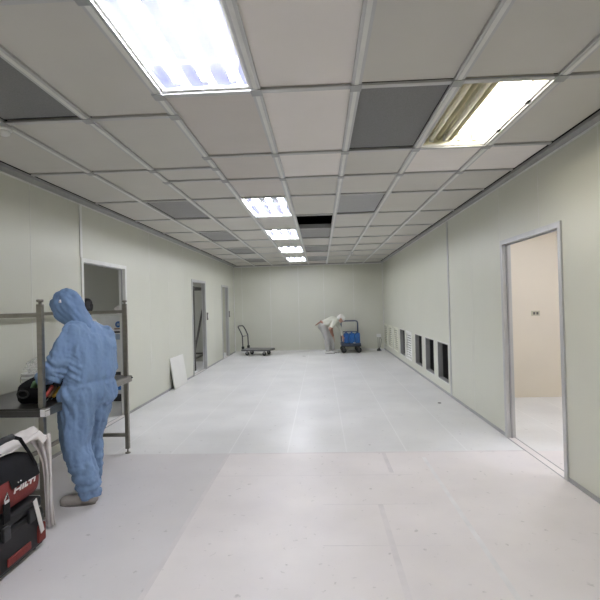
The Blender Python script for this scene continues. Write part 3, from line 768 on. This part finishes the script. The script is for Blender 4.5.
def head_segs(c, F, U):
    F = V(F).normalized(); U = V(U); U = (U - F * U.dot(F)).normalized(); R_ = F.cross(U)
    P = lambda f, u, r: c + F * f + U * u + R_ * r
    o = [(P(-.025, .035, 0), .078, P(.025, .035, 0), .076), (P(-.03, .02, -.012), .07, P(.03, .01, -.01), .068), (P(-.03, .02, .012), .07, P(.03, .01, .01), .068),
         (P(.03, -.01, 0), .066, P(.045, -.075, 0), .042), (P(.0, -.02, .03), .045, P(.04, -.07, .015), .035), (P(.0, -.02, -.03), .045, P(.04, -.07, -.015), .035),
         (P(.092, .015, 0), .010, P(.112, -.022, 0), .013), (P(.096, -.026, -.008), .008, P(.096, -.026, .008), .008),
         (P(.082, .030, -.03), .012, P(.082, .030, .03), .012), (P(.082, -.050, -.016), .0075, P(.082, -.050, .016), .0075), (P(.078, -.060, -.013), .008, P(.078, -.060, .013), .008), (P(.074, -.092, 0), .020, P(.07, -.095, 0), .018)]
    for r in (-1, 1): o.append((P(-.005, .018, r * .078), .013, P(-.008, -.018, r * .075), .011))
    return o, P
def blob(segs, voxel, smooth=2, disp=None, fz=None):
    mb = MB()
    for p, r0, q, r1 in segs: mb.capsule(p, r0, q, r1)
    return remesh(mb, voxel, smooth, disp, fz)
def eyes(P, parent):
    for r in (-.031, .031):
        b = MB(); c = P(.079, .012, r); b.capsule(c, .011, c + V((0, 0, .0005)), .011, 12)
        b.build('eye', M['eye'], parent)
def sol(o, th): md = o.modifiers.new('s', 'SOLIDIFY'); md.thickness = th; md.offset = -1

# ---- worker in the blue coverall
base = V((-1.99, 3.72, 0))
person = thing('person', 'person in a hooded blue coverall bending over the steel table', 'person', base)
shL, shR = V((-2.025, 3.58, 1.395)), V((-1.905, 3.86, 1.355))
elL, elR = V((-2.145, 3.50, 1.10)), V((-1.90, 3.94, 1.08))
wrL, wrR = V((-2.30, 3.615, 1.02)), V((-2.10, 4.06, 1.02))
hiL, hiR = V((-2.035, 3.64, .90)), V((-1.945, 3.80, .90))
knL, knR = V((-2.04, 3.605, .48)), V((-2.04, 3.85, .49))
anL, anR = V((-1.92, 3.59, .09)), V((-2.06, 3.89, .09))
pel, chest, neck = (hiL + hiR) / 2 + V((0, 0, .05)), V((-1.965, 3.73, 1.28)), V((-2.035, 3.71, 1.465))
hc = V((-2.125, 3.69, 1.605)); Fh = V((-.80, .35, -.55)); Uh = V((-.45, .2, .85))
hs, P = head_segs(hc, Fh, Uh)
dL, dR = V((-.75, .5, -.25)), V((-.9, .2, -.2))
handL = hand_segs(wrL + dL.normalized() * .02, dL, V((.1, .2, -1)), .45, 1); handR = hand_segs(wrR + dR.normalized() * .02, dR, V((0, -.2, -1)), .45, -1)
body = hs + [(neck, .055, hc + V((.02, 0, -.05)), .055), (chest, .085, neck, .055), (pel + V((.03, 0, 0)), .08, chest, .08), (shL, .05, elL, .042), (elL, .042, wrL, .028), (shR, .05, elR, .042), (elR, .042, wrR, .028), (shL, .05, neck, .055), (shR, .05, neck, .055),
              (hiL, .085, knL, .055), (knL, .055, anL, .038), (hiR, .085, knR, .055), (knR, .055, anR, .038), (pel + V((.03, 0, 0)), .08, hiL, .08), (pel + V((.03, 0, 0)), .08, hiR, .08),
              (anL, .036, anL + V((-.16, 0, -.055)), .028), (anR, .036, anR + V((-.06, .13, -.055)), .028), (wrL, .026, wrL + dL.normalized() * .03, .024), (wrR, .026, wrR + dR.normalized() * .03, .024)] + handL + handR
put('body', blob(body, .0065, 1), M['skin'], person)
eyes(P, person)
ax = (shR - shL).normalized()
W0 = V((-1.965, 3.725, .985))
F3 = V((-.88, .48, 0))
segs = [(chest - ax * .10, .135, W0 - ax * .085, .125), (chest + ax * .10, .135, W0 + ax * .085, .125), (chest, .14, W0, .13), (chest - ax * .10, .135, neck - ax * .05 + V((.03, 0, -.07)), .105), (chest + ax * .10, .135, neck + ax * .05 + V((.03, 0, -.07)), .105),
        (neck + V((.01, 0, -.05)), .10, neck + V((-.01, 0, .01)), .085),
        (shL, .088, chest - ax * .12 + V((0, 0, .06)), .11), (shR, .088, chest + ax * .12 + V((0, 0, .06)), .11), (shL, .086, neck + V((0, 0, -.04)), .085), (shR, .086, neck + V((0, 0, -.04)), .085),
        (shL, .09, elL, .083), (elL, .085, wrL, .058), (shR, .09, elR, .082), (elR, .082, wrR, .055),
        (W0 - ax * .085, .128, hiL + V((.02, 0, -.03)), .145), (W0 + ax * .085, .128, hiR + V((.02, 0, -.03)), .145), (W0, .13, pel + V((.03, 0, -.06)), .15),
        (hiL + V((.01, 0, -.03)), .145, knL, .112), (knL, .112, anL + V((.0, 0, .07)), .094), (hiR + V((.01, 0, -.03)), .14, knR, .105), (knR, .105, anR + V((.01, 0, .07)), .09), (anL + V((-.005, 0, .07)), .096, anL + V((.01, 0, .015)), .082), (anR + V((0, 0, .07)), .09, anR + V((0, 0, .02)), .078)]
def fold(v):
    z = v.z
    d = .024 * noise.noise(V((v.x * 12 + 5, v.y * 12, z * 3.5))) + .012 * noise.noise(V((v.x * 28, v.y * 28 + 3, z * 8))) + .005 * noise.noise(v * 45)
    if z < .42: d += .034 * (1 - z / .5) * noise.noise(V((v.x * 7, v.y * 7 + 1, z * 30)))
    if abs(z - 1.12) < .14 and (v - elL).length < .22: d += .026 * noise.noise(V((v.x * 10, v.y * 10, z * 30 + v.x * 20)))
    if v.x > -2.1 and .9 < z < 1.08: d -= .011 * math.exp(-((z - .985) / .018) ** 2)
    if .62 < z < .95: d += .016 * noise.noise(V((v.x * 20 + v.z * 8, v.y * 20, z * 5 + 7)))
    return d
cm = blob(segs, .0095, 2, fold, .022)
put('coverall', cm, M['coverall'], person)
b = MB()
# hood, open at the face
Fn = Fh.normalized(); Un = (Uh - Fn * Uh.dot(Fn)).normalized()
hseg = [(hc + Un * .055 - Fn * .03, .102, hc + Un * .04 + Fn * .035, .100), (hc - Fn * .04, .106, hc + Fn * .04 - Un * .03, .095), (hc - Un * .05, .088, neck + V((.0, 0, .0)), .092), (hc - Fn * .045 - Un * .02, .085, neck + V((.02, 0, .0)), .092), (neck, .10, neck + V((.01, 0, -.02)), .105), (hc + Un * .12 - Fn * .06, .038, hc + Un * .125 + Fn * .02, .034)]
hm = blob(hseg, .008, 2, lambda v: .018 * noise.noise(V((v.x * 16 + v.z * 10, v.y * 16, v.z * 6))) + .007 * noise.noise(V((v.x * 34 + v.z * 20, v.y * 34, v.z * 14))), None)
bm = bmesh.new(); bm.from_mesh(hm)
kill = [f for f in bm.faces if (f.calc_center_median() - hc).normalized().dot(Fn) > .80 and (f.calc_center_median() - hc).dot(Fn) > .06]
bmesh.ops.delete(bm, geom=kill, context='FACES'); bm.to_mesh(hm); bm.free()
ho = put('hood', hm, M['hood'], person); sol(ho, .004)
from mathutils.bvhtree import BVHTree
bv = BVHTree.FromPolygons([v.co + base for v in hm.vertices], [list(p.vertices) for p in hm.polygons])
x_, u_ = V((.87, .49, 0)), V((0, 0, 1)); c_ = V((-2.118, 3.60, 1.655)); pts = []; nrm = []
for i in range(24):
    a = 2 * PI * i / 24; rr = .014 * (1 + .28 * math.cos(2 * a))
    l, n, _, _ = bv.find_nearest(c_ + x_ * rr * math.cos(a) + u_ * rr * 1.2 * math.sin(a)); pts.append(l); nrm.append(n)
l, n, _, _ = bv.find_nearest(c_); pts.append(l); nrm.append(n)
b = MB(); b.add([p + n * .011 for p, n in zip(pts, nrm)], [(i, (i + 1) % 24, 24) for i in range(24)], 0, True); o = b.build('hood_patch', M['white_cloth'], person); sol(o, .010)
for hs_, w_, d_, e_, sd in ((hand_segs(wrL + dL.normalized() * .02, dL, V((.1, .2, -1)), .45, 1, 1, .0022), wrL, dL, elL, 1), (hand_segs(wrR + dR.normalized() * .02, dR, V((0, -.2, -1)), .45, -1, 1, .0022), wrR, dR, elR, -1)):
    put('glove', blob(hs_ + [(w_ + d_.normalized() * .03, .028, w_ + (e_ - w_) * .25, .036)], .0045, 1), M['glove'], person)
def shoe(a, d, parent, m, ms, L=.20):
    d = V(d).normalized(); r_ = V((d.y, -d.x, 0)); g0 = V((a.x, a.y, 0))
    s = [(g0 - d * .055 + V((0, 0, .045)), .043, g0 + d * .06 + V((0, 0, .05)), .045), (g0 + d * .05 + V((0, 0, .045)) - r_ * .012, .042, g0 + d * L * .85 + V((0, 0, .040)) - r_ * .012, .041), (g0 + d * .05 + V((0, 0, .045)) + r_ * .012, .042, g0 + d * L * .8 + V((0, 0, .040)) + r_ * .012, .040), (g0 + V((0, 0, .05)), .045, g0 - d * .01 + V((0, 0, .10)), .05)]
    o = put('shoe', blob(s, .006, 2, lambda v: .003 * noise.noise(v * 40), .003), m, parent)
    b = MB(); n_ = 20; pts = []
    for i in range(n_):
        q = 2 * PI * i / n_; pts.append(g0 + d * ((L - .02) / 2 - .02 + (L / 2 + .048) * math.cos(q)) + r_ * .047 * math.sin(q) * (1.0 if math.cos(q) > 0 else .92))
    b.add([p + V((0, 0, .001)) for p in pts] + [p + V((0, 0, .016)) for p in pts], [tuple(range(n_))[::-1], tuple(range(n_, 2 * n_))] + [(i, (i + 1) % n_, n_ + (i + 1) % n_, n_ + i) for i in range(n_)])
    b.build('sole', ms, o, off=root_loc(parent))
shoe(anL + V((-.03, 0, 0)), (-.97, -.12, 0), person, M['shoe_grey'], M['sole'], .185); shoe(anR + V((-.01, .02, 0)), (-.40, .9, 0), person, M['shoe_grey'], M['sole'], .19)

# ---- worker in white bending at the blue trolley
def cx_(x, z, y): return V((x, y, z))
wy = 14.12
worker = thing('person', 'person in a white cap bending down to the blue trolley', 'person', (.2, wy, 0))
hip, ch2, nk = V((.055, wy, .885)), V((.36, wy, 1.02)), V((.50, wy, 1.055)); hd = V((.635, wy, 1.075))
Fw, Uw = V((.72, -.12, -.65)), V((.65, 0, .72))
sR, sL = V((.44, wy - .17, 1.02)), V((.46, wy + .17, 1.02)); eR, eL = V((.30, wy - .22, .76)), V((.61, wy + .16, .77)); wR, wL = V((.37, wy - .17, .555)), V((.675, wy + .02, .53))
hR, hL = V((.06, wy - .085, .86)), V((.07, wy + .085, .86)); kR, kL = V((.18, wy - .10, .46)), V((.30, wy + .10, .47)); aR, aL = V((.195, wy - .10, .085)), V((.35, wy + .12, .085))
hs, P = head_segs(hd, Fw, Uw)
hdR, hdL = V((.35, .05, -.9)), V((.25, -.1, -.95))
segs = hs + [(nk, .05, hd + V((-.03, 0, -.02)), .055), (ch2, .11, nk, .07), (hip, .12, ch2, .12), (sR, .05, eR, .042), (eR, .042, wR, .028), (sL, .05, eL, .042), (eL, .04, wL, .028), (sR, .05, nk, .05), (sL, .05, nk, .05), (hR, .085, kR, .055), (kR, .055, aR, .038), (hL, .085, kL, .055), (kL, .055, aL, .038), (hip, .1, hR, .09), (hip, .1, hL, .09), (aR, .036, aR + V((.15, -.01, -.05)), .028), (aL, .036, aL + V((.15, 0, -.05)), .028), (wR, .027, wR + hdR.normalized() * .03, .024), (wL, .027, wL + hdL.normalized() * .03, .024)] + hand_segs(wR + hdR.normalized() * .02, hdR, V((-.6, 0, -.2)), .35, 1) + hand_segs(wL + hdL.normalized() * .02, hdL, V((-.4, -.6, 0)), .4, -1)
put('body', blob(segs, .007, 1), M['skin'], worker); eyes(P, worker)
wf = lambda v: .012 * noise.noise(V((v.x * 14, v.y * 14, v.z * 9))) + .006 * noise.noise(v * 30)
az = V((0, 1, 0))
put('jacket', blob([(ch2 - az * .08, .135, hip - az * .07 + V((.07, 0, .05)), .12), (ch2 + az * .08, .135, hip + az * .07 + V((.07, 0, .05)), .12), (ch2, .14, nk + V((-.03, 0, 0)), .085), (sR, .085, nk + V((-.02, 0, 0)), .08), (sL, .085, nk + V((-.02, 0, 0)), .08), (sR, .085, ch2 - az * .1, .11), (sL, .085, ch2 + az * .1, .11), (sR, .082, sR + (eR - sR) * .75, .066), (sL, .08, eL, .062), (eL, .062, wL + (eL - wL) * .15, .045)], .011, 2, wf), M['w_top'], worker)
o = put('sleeve', blob([(sR + (eR - sR) * .8, .062, eR, .06), (eR, .058, wR + (eR - wR) * .1, .042)], .009, 2, wf), M['tan'], worker); o['label'] = 'brown lower sleeve on the near arm'
put('trousers', blob([(hip - az * .06 + V((.03, 0, .02)), .125, hR, .12), (hip + az * .06 + V((.03, 0, .02)), .125, hL, .12), (hip, .13, hip + V((-.02, 0, -.04)), .13), (hR, .12, kR, .085), (kR, .086, aR + V((0, 0, .04)), .075), (hL, .12, kL, .085), (kL, .086, aL + V((0, 0, .04)), .075)], .011, 2, wf, .03), M['w_pants'], worker)
put('cap', blob([(hd + Uw.normalized() * .045 - Fw.normalized() * .02, .098, hd + Uw.normalized() * .04 + Fw.normalized() * .03, .09), (hd - Fw.normalized() * .05, .085, hd - Fw.normalized() * .06 - Uw.normalized() * .04, .075)], .009, 2, wf), M['w_cap'], worker)
o = put('tool_belt', blob([(V((.03, wy - .125, 1.0)), .028, V((.12, wy - .15, .90)), .026), (V((.03, wy - .125, 1.0)), .028, V((.0, wy, 1.01)), .03), (V((.0, wy, 1.01)), .03, V((.03, wy + .125, 1.0)), .028), (V((.02, wy - .10, 1.0)), .04, V((.06, wy - .13, .96)), .045), (V((.0, wy - .08, 1.0)), .028, V((-.16, wy - .08, .895)), .016)], .008, 1), M['tan'], worker); o['label'] = 'brown tool belt with a stiff tail'
shoe(aR, (1, -.05, 0), worker, M['white'], M['sole'], .2); shoe(aL, (1, 0, 0), worker, M['white'], M['sole'], .2)

# ---- dark-haired person in the left room, almost hidden
pb = V((-3.49, 6.35, 0))
hid = thing('person', 'black-haired person beyond the near left doorway, hidden behind the blue worker', 'person', pb)
hc3 = pb + V((.10, 0, 1.605)); F3_, U3_ = V((-.75, .65, -.25)), V((0, 0, 1))
hs, P = head_segs(hc3, F3_, U3_)
Rr = F3_.normalized().cross(U3_); Rr.z = 0; Rr.normalize(); nk3 = pb + V((.04, 0, 1.45)); hp3 = pb + V((0, 0, .93)); c3 = pb + V((0, 0, 1.22))
sg = hs + [(nk3, .055, hc3 + V((0, 0, -.05)), .055), (c3, .095, nk3, .055), (hp3, .095, c3, .095)]
cl = [(c3 - Rr * .08, .13, hp3 - Rr * .07, .125), (c3 + Rr * .08, .13, hp3 + Rr * .07, .125), (c3, .13, nk3 + V((0, 0, -.04)), .085)]
shoes3 = []
for s in (-1, 1):
    sh, el, wr = pb + Rr * s * .175 + V((0, 0, 1.38)), pb + Rr * s * .23 + V((0, 0, 1.09)) , pb + Rr * s * .21 + F3_ * .12 + V((0, 0, .87))
    hi, kn, an = pb + Rr * s * .09 + V((0, 0, .88)), pb + Rr * s * .095 + F3_ * .02 + V((0, 0, .47)), pb + Rr * s * .1 + V((0, 0, .085))
    sg += [(sh, .04, el, .034), (el, .034, wr, .025), (sh, .04, nk3, .045), (hi, .085, kn, .055), (kn, .055, an, .038), (hp3, .1, hi, .09), (wr, .026, wr + V((0, 0, -.03)), .024), (an, .036, an + F3_ * .14 + V((0, 0, -.05)), .028)] + hand_segs(wr + V((0, 0, -.02)), V((0, 0, -1)) + F3_ * .2, -Rr * s, .3, s)
    cl += [(sh, .075, el, .062), (el, .062, wr, .045), (sh, .075, nk3 + V((0, 0, -.03)), .07), (hi, .115, kn, .085), (kn, .085, an + V((0, 0, .04)), .07), (hp3, .13, hi, .115), (sh, .07, c3 + Rr * s * .08, .12)]
    shoes3.append(an)
put('body', blob(sg, .009, 1), M['skin'], hid); eyes(P, hid)
put('coverall', blob(cl, .012, 2, wf, .03), M['w_pants'], hid)
Fq = F3_.normalized(); put('hair', blob([(hc3 - Fq * .05 + V((0, 0, -.04)), .078, hc3 - Fq * .05 + V((0, 0, -.07)), .07), (hc3 + Rr * .045 + V((0, 0, .02)), .062, hc3 + Rr * .045 + V((0, 0, -.035)), .05), (hc3 - Rr * .045 + V((0, 0, .02)), .062, hc3 - Rr * .045 + V((0, 0, -.035)), .05), (hc3 + V((0, 0, .055)) - Fq * .03, .082, hc3 + V((0, 0, .055)) + Fq * .02, .078), (hc3 - Fq * .045 + V((0, 0, .03)), .075, hc3 - Fq * .05 + V((0, 0, -.05)), .055)], .008, 2, lambda v: .006 * noise.noise(v * 30)), M['hair'], hid)
for a in shoes3: shoe(a, F3_, hid, M['shoe_grey'], M['sole'], .2)

# ------------------------------------------------------------------ machine in the left room
mx0, mx1, my0, my1 = -3.95, -3.05, 7.55, 8.25
t = thing('machine_cabinet', 'white equipment cabinet with a round blue dial behind the near left doorway', 'machine', ((mx0 + mx1) / 2, my1, 0))
b = MB(); b.box((mx0, my0, .12), (mx1, my1, 1.455), bev=.012); b.build('body', M['machine'], t)
b = MB(); b.box((mx0 + .01, my0 - .02, 0), (mx1 - .01, my1 - .02, .12)); b.build('plinth', M['rubber'], t)
b = MB(); b.box((mx0 - .015, my0 - .02, 1.455), (mx1 + .015, my1, 1.485), bev=.006); b.build('lid', M['white_trim'], t)
q = MB(); q.lathe([(.055, 0), (.055, -.02), (.045, -.028)], (-3.455, my0, 1.31), 'y', 28); d = q.build('dial', M['machine_blue'], t)
q = MB(); q.lathe([(.022, -.028), (.022, -.034), (.01, -.036)], (-3.455, my0, 1.31), 'y', 20); q.build('dial_centre', M['screen'], d, off=root_loc(t))
for nm, x0, x1, z0, z1, m in (('nameplate', -3.53, -3.38, 1.225, 1.245, 'tan'), ('slot', -3.56, -3.36, 1.165, 1.195, 'rubber'), ('display', -3.55, -3.37, 1.05, 1.145, 'screen'), ('side_recess', -3.42, -3.30, .68, .86, 'rubber'), ('dark_band', -3.7, -3.2, .36, .50, 'rubber'), ('blue_panel', -3.53, -3.44, .19, .30, 'machine_blue'), ('lower_grille', -3.8, -3.2, .01, .10, 'rubber')):
    b = MB(); y0_ = my0 - (.02 if nm == 'lower_grille' else 0); b.box((x0, y0_ - .012, z0), (x1, y0_, z1), bev=.002); b.build(nm, M[m], t)
t = thing('signal_lamp', 'red and amber signal lamp standing on the white cabinet', 'signal lamp', (-3.40, my0 + .06, 1.485))
c = V((-3.40, my0 + .06, 0))
b = MB(); b.lathe([(.03, 1.486), (.03, 1.495), (.011, 1.50), (.011, 1.66)], c, seg=14); b.build('pole', M['white'], t)
for z, m, l in ((1.66, 'black_plastic', 'black collar'), (1.69, 'signal_amber', 'amber lens'), (1.735, 'black_plastic', 'black collar'), (1.765, 'signal_red', 'red lens')):
    b = MB(); b.lathe([(.026, z), (.026, z + (.03 if 'collar' in l else .045))], c, seg=16); o = b.build('lens' if 'lens' in l else 'collar', M[m], t); o['label'] = l
crumple((-3.49, my0 + .17, 1.4855), .10, .085, .25, 8.2, M['white_cloth'], 'cloth_bundle', 'white crumpled bundle lying on top of the white cabinet', 'cloth')

# metal frame behind the middle left doorway
t = thing('metal_frame', 'grey metal frame with a diagonal brace inside the middle left doorway', 'rack', (-3.12, 10.9, 0))
fx0, fx1, fy0, fy1 = -3.75, -3.12, 10.92, 12.1
for x in (fx0, fx1):
    for y in (fy0, fy1):
        b = MB(); b.box((x - .03, y - .03, .0), (x + .03, y + .03, 2.08)); b.build('post', M['dark_steel'], t)
for z in (2.04, .30):
    for a, c in (((fx0, fy0, z), (fx1, fy0, z)), ((fx0, fy1, z), (fx1, fy1, z)), ((fx0, fy0, z), (fx0, fy1, z)), ((fx1, fy0, z), (fx1, fy1, z))):
        b = MB(); b.beam(V(a), V(c), .04, .06 if z > 1 else .045); b.build('rail', M['dark_steel'], t)
b = MB(); b.beam((fx1, fy0 + .02, .45), (fx1, fy1 - .1, 1.75), .04, .04); b.build('diagonal_brace', M['dark_steel'], t)

# board leaning on the left wall
b = MB(); lp = V((-2.80, 8.86, 0)); ang = math.atan2(.085, .565)
T = Matrix.Translation(lp) @ Matrix.Rotation(-ang, 4, 'Y')
b.box((-.018, -.405, 0), (0, .405, .60), 0, T, .002)
o = b.build('ceiling_tile_board', M['board'], None); 
zmin = min(v.co.z for v in o.data.vertices); o.data.transform(Matrix.Translation((0, 0, .001 - zmin)))
o.data.transform(Matrix.Translation(-lp)); o.location = lp
tag(o, 'white rectangular board leaning against the left wall', 'board')

# ------------------------------------------------------------------ trolleys
def caster(parent, c, r, w, m_fork):
    """c: wheel centre on the deck's local frame"""
    b = MB(); b.lathe([(r * .55, -w / 2), (r * .95, -w / 2), (r, -w * .3), (r, w * .3), (r * .95, w / 2), (r * .55, w / 2)], c, 'y', 20); o = b.build('wheel', M['rubber'], parent, V((0, 0, 0)))
    f = MB(); f.box((c[0] - .02, c[1] - w / 2 - .008, c[2] - .01), (c[0] + .02, c[1] - w / 2 - .003, c[2] + r + .02)); f.box((c[0] - .02, c[1] + w / 2 + .003, c[2] - .01), (c[0] + .02, c[1] + w / 2 + .008, c[2] + r + .02)); f.box((c[0] - .035, c[1] - .035, c[2] + r + .015), (c[0] + .035, c[1] + .035, c[2] + r + .025))
    f.lathe([(r * .2, -w / 2 - .006), (r * .2, w / 2 + .006)], c, 'y', 12)
    f.build('fork', m_fork, o, V((0, 0, 0)))
Z0 = V((0, 0, 0))
t = thing('platform_trolley', 'grey platform trolley with a bent handle, empty, by the back left corner', 'trolley', (-1.98, 14.05, 0)); t.rotation_euler.z = math.radians(-16)
b = MB(); b.box((-.46, -.27, .17), (.46, .27, .205), bev=.012); b.build('deck', M['cart_grey'], t, Z0)
b = MB(); b.box((-.465, -.275, .150), (.465, .275, .172), bev=.008); b.build('bumper', M['rubber'], t, Z0)
for x in (-.30, .28):
    for y in (-.18, .18): caster(t, (x, y, .0632), .063, .032, M['alu_dark'])
hp = [(-.43, -.2, .205), (-.445, -.2, .62), (-.53, -.2, .80), (-.59, -.19, .895), (-.60, -.13, .92), (-.60, .13, .92), (-.59, .19, .895), (-.53, .2, .80), (-.445, .2, .62), (-.43, .2, .205)]
b = MB(); b.tube(hp, .020, 12); h = b.build('push_handle', M['cart_tube'], t, Z0)
b = MB(); b.tube([(-.45, -.2, .60), (-.45, .2, .60)], .011, 10); b.build('crossbar', M['cart_tube'], h, Z0)
for y in (-.2, .2):
    b = MB(); b.box((-.465, y - .035, .205), (-.395, y + .035, .285), bev=.008); b.build('handle_bracket', M['rubber'], t, Z0)

t = thing('platform_trolley', 'blue platform trolley loaded with blue containers beside the bending worker', 'trolley', (.935, 14.42, 0))
b = MB(); b.box((-.30, -.43, .235), (.30, .43, .30), bev=.012); b.build('deck', M['cart_blue'], t, Z0)
b = MB(); b.box((-.305, -.435, .205), (.305, .435, .236), bev=.008); b.build('bumper', M['rubber'], t, Z0)
for x in (-.235, .235):
    for y in (-.33, .30): caster(t, (x, y, .0882), .088, .045, M['cart_tube'])
hp = [(-.27, .38, .30), (-.27, .38, .90), (-.25, .38, .955), (-.20, .38, .975), (.20, .38, .975), (.25, .38, .955), (.27, .38, .90), (.27, .38, .30)]
b = MB(); b.tube(hp, .024, 12); h = b.build('push_handle', M['cart_blue'], t, Z0)
b = MB(); b.tube([(-.27, .38, .62), (.27, .38, .62)], .012, 10); b.build('crossbar', M['cart_blue'], h, Z0)
def make_jug(lab):
    t = thing('jerrycan', lab, 'container', (0, 0, 0), 'blue containers on the blue trolley')
    b = MB(); b.box((-.082, -.12, 0), (.082, .12, .315), bev=.03); b.build('body', M['jug'], t, Z0)
    b = MB(); b.tube([(0, -.09, .31), (0, -.08, .345), (0, .02, .345), (0, .03, .31)], .012, 10); b.build('handle', M['jug_dark'], t, Z0)
    b = MB(); b.lathe([(.028, .312), (.028, .345), (.022, .35)], (0, .075, 0), seg=18); b.build('cap', M['jug_dark'], t, Z0)
    return t
jl = ['blue container on the left of the trolley, next to the worker', 'middle blue container of three on the blue trolley', 'blue container on the right end of the blue trolley']
j = make_jug(jl[0]); j.location = (.79, 14.20, .3005)
copy_tree(j, (.962, 14.20, .3005), jl[1]); copy_tree(j, (1.134, 14.20, .3005), jl[2])
crumple((1.03, 14.035, .3005), .035, .022, .4, 5.5, M['paper'], 'crumpled_paper', 'small white crumpled scrap on the blue trolley deck', 'paper')

# small stand in the back right corner
t = thing('floor_stand', 'small white-topped stand on a black base in the back right corner', 'stand', (1.85, 14.55, 0))
b = MB(); b.lathe([(.075, .0), (.078, .02), (.06, .05), (.025, .09)], (1.85, 14.55, 0), seg=24); b.build('base', M['rubber'], t)
for dx in (-.022, .022):
    b = MB(); b.tube([(1.85 + dx, 14.55, .08), (1.85 + dx * 1.2, 14.55, .44)], .009, 10); b.build('rod', M['steel'], t)
b = MB(); b.tube([(1.90, 14.54, .44), (1.93, 14.53, .36), (1.915, 14.53, .24), (1.89, 14.54, .12), (1.87, 14.54, .06)], .006, 8); b.build('cable', M['rubber'], t)
b = MB(); b.box((1.785, 14.51, .44), (1.92, 14.59, .545), bev=.01); b.build('head_box', M['white'], t)
# flake of debris
crumple((1.79, 7.0, .0005), .025, .006, .3, 1.7, M['slot'], 'debris', 'small dark scrap on the floor near the aluminium cover strip', 'debris')

# ------------------------------------------------------------------ camera, world, view
cam = bpy.data.cameras.new('camera'); cam.sensor_width = 36; cam.sensor_fit = 'HORIZONTAL'; cam.lens = 449.2 / 600 * 36; cam.clip_end = 100; cam.clip_start = .05
co = bpy.data.objects.new('camera', cam); COL.objects.link(co)
yaw, pitch, roll = map(math.radians, (2.563, .424, 1.482))
Rm = Matrix.Rotation(yaw, 4, 'Z') @ Matrix.Rotation(PI / 2 + pitch, 4, 'X') @ Matrix.Rotation(-roll, 4, 'Z')
co.matrix_world = Matrix.Translation((0, 0, 1.59)) @ Rm
S.camera = co
w = bpy.data.worlds.new('world'); S.world = w; w.use_nodes = True
w.node_tree.nodes['Background'].inputs['Color'].default_value = (.5, .5, .5, 1); w.node_tree.nodes['Background'].inputs['Strength'].default_value = 0.0
S.view_settings.view_transform = 'Standard'; S.view_settings.look = 'None'; S.view_settings.gamma = 1; S.view_settings.use_curve_mapping = False
S.view_settings.exposure = 0.0
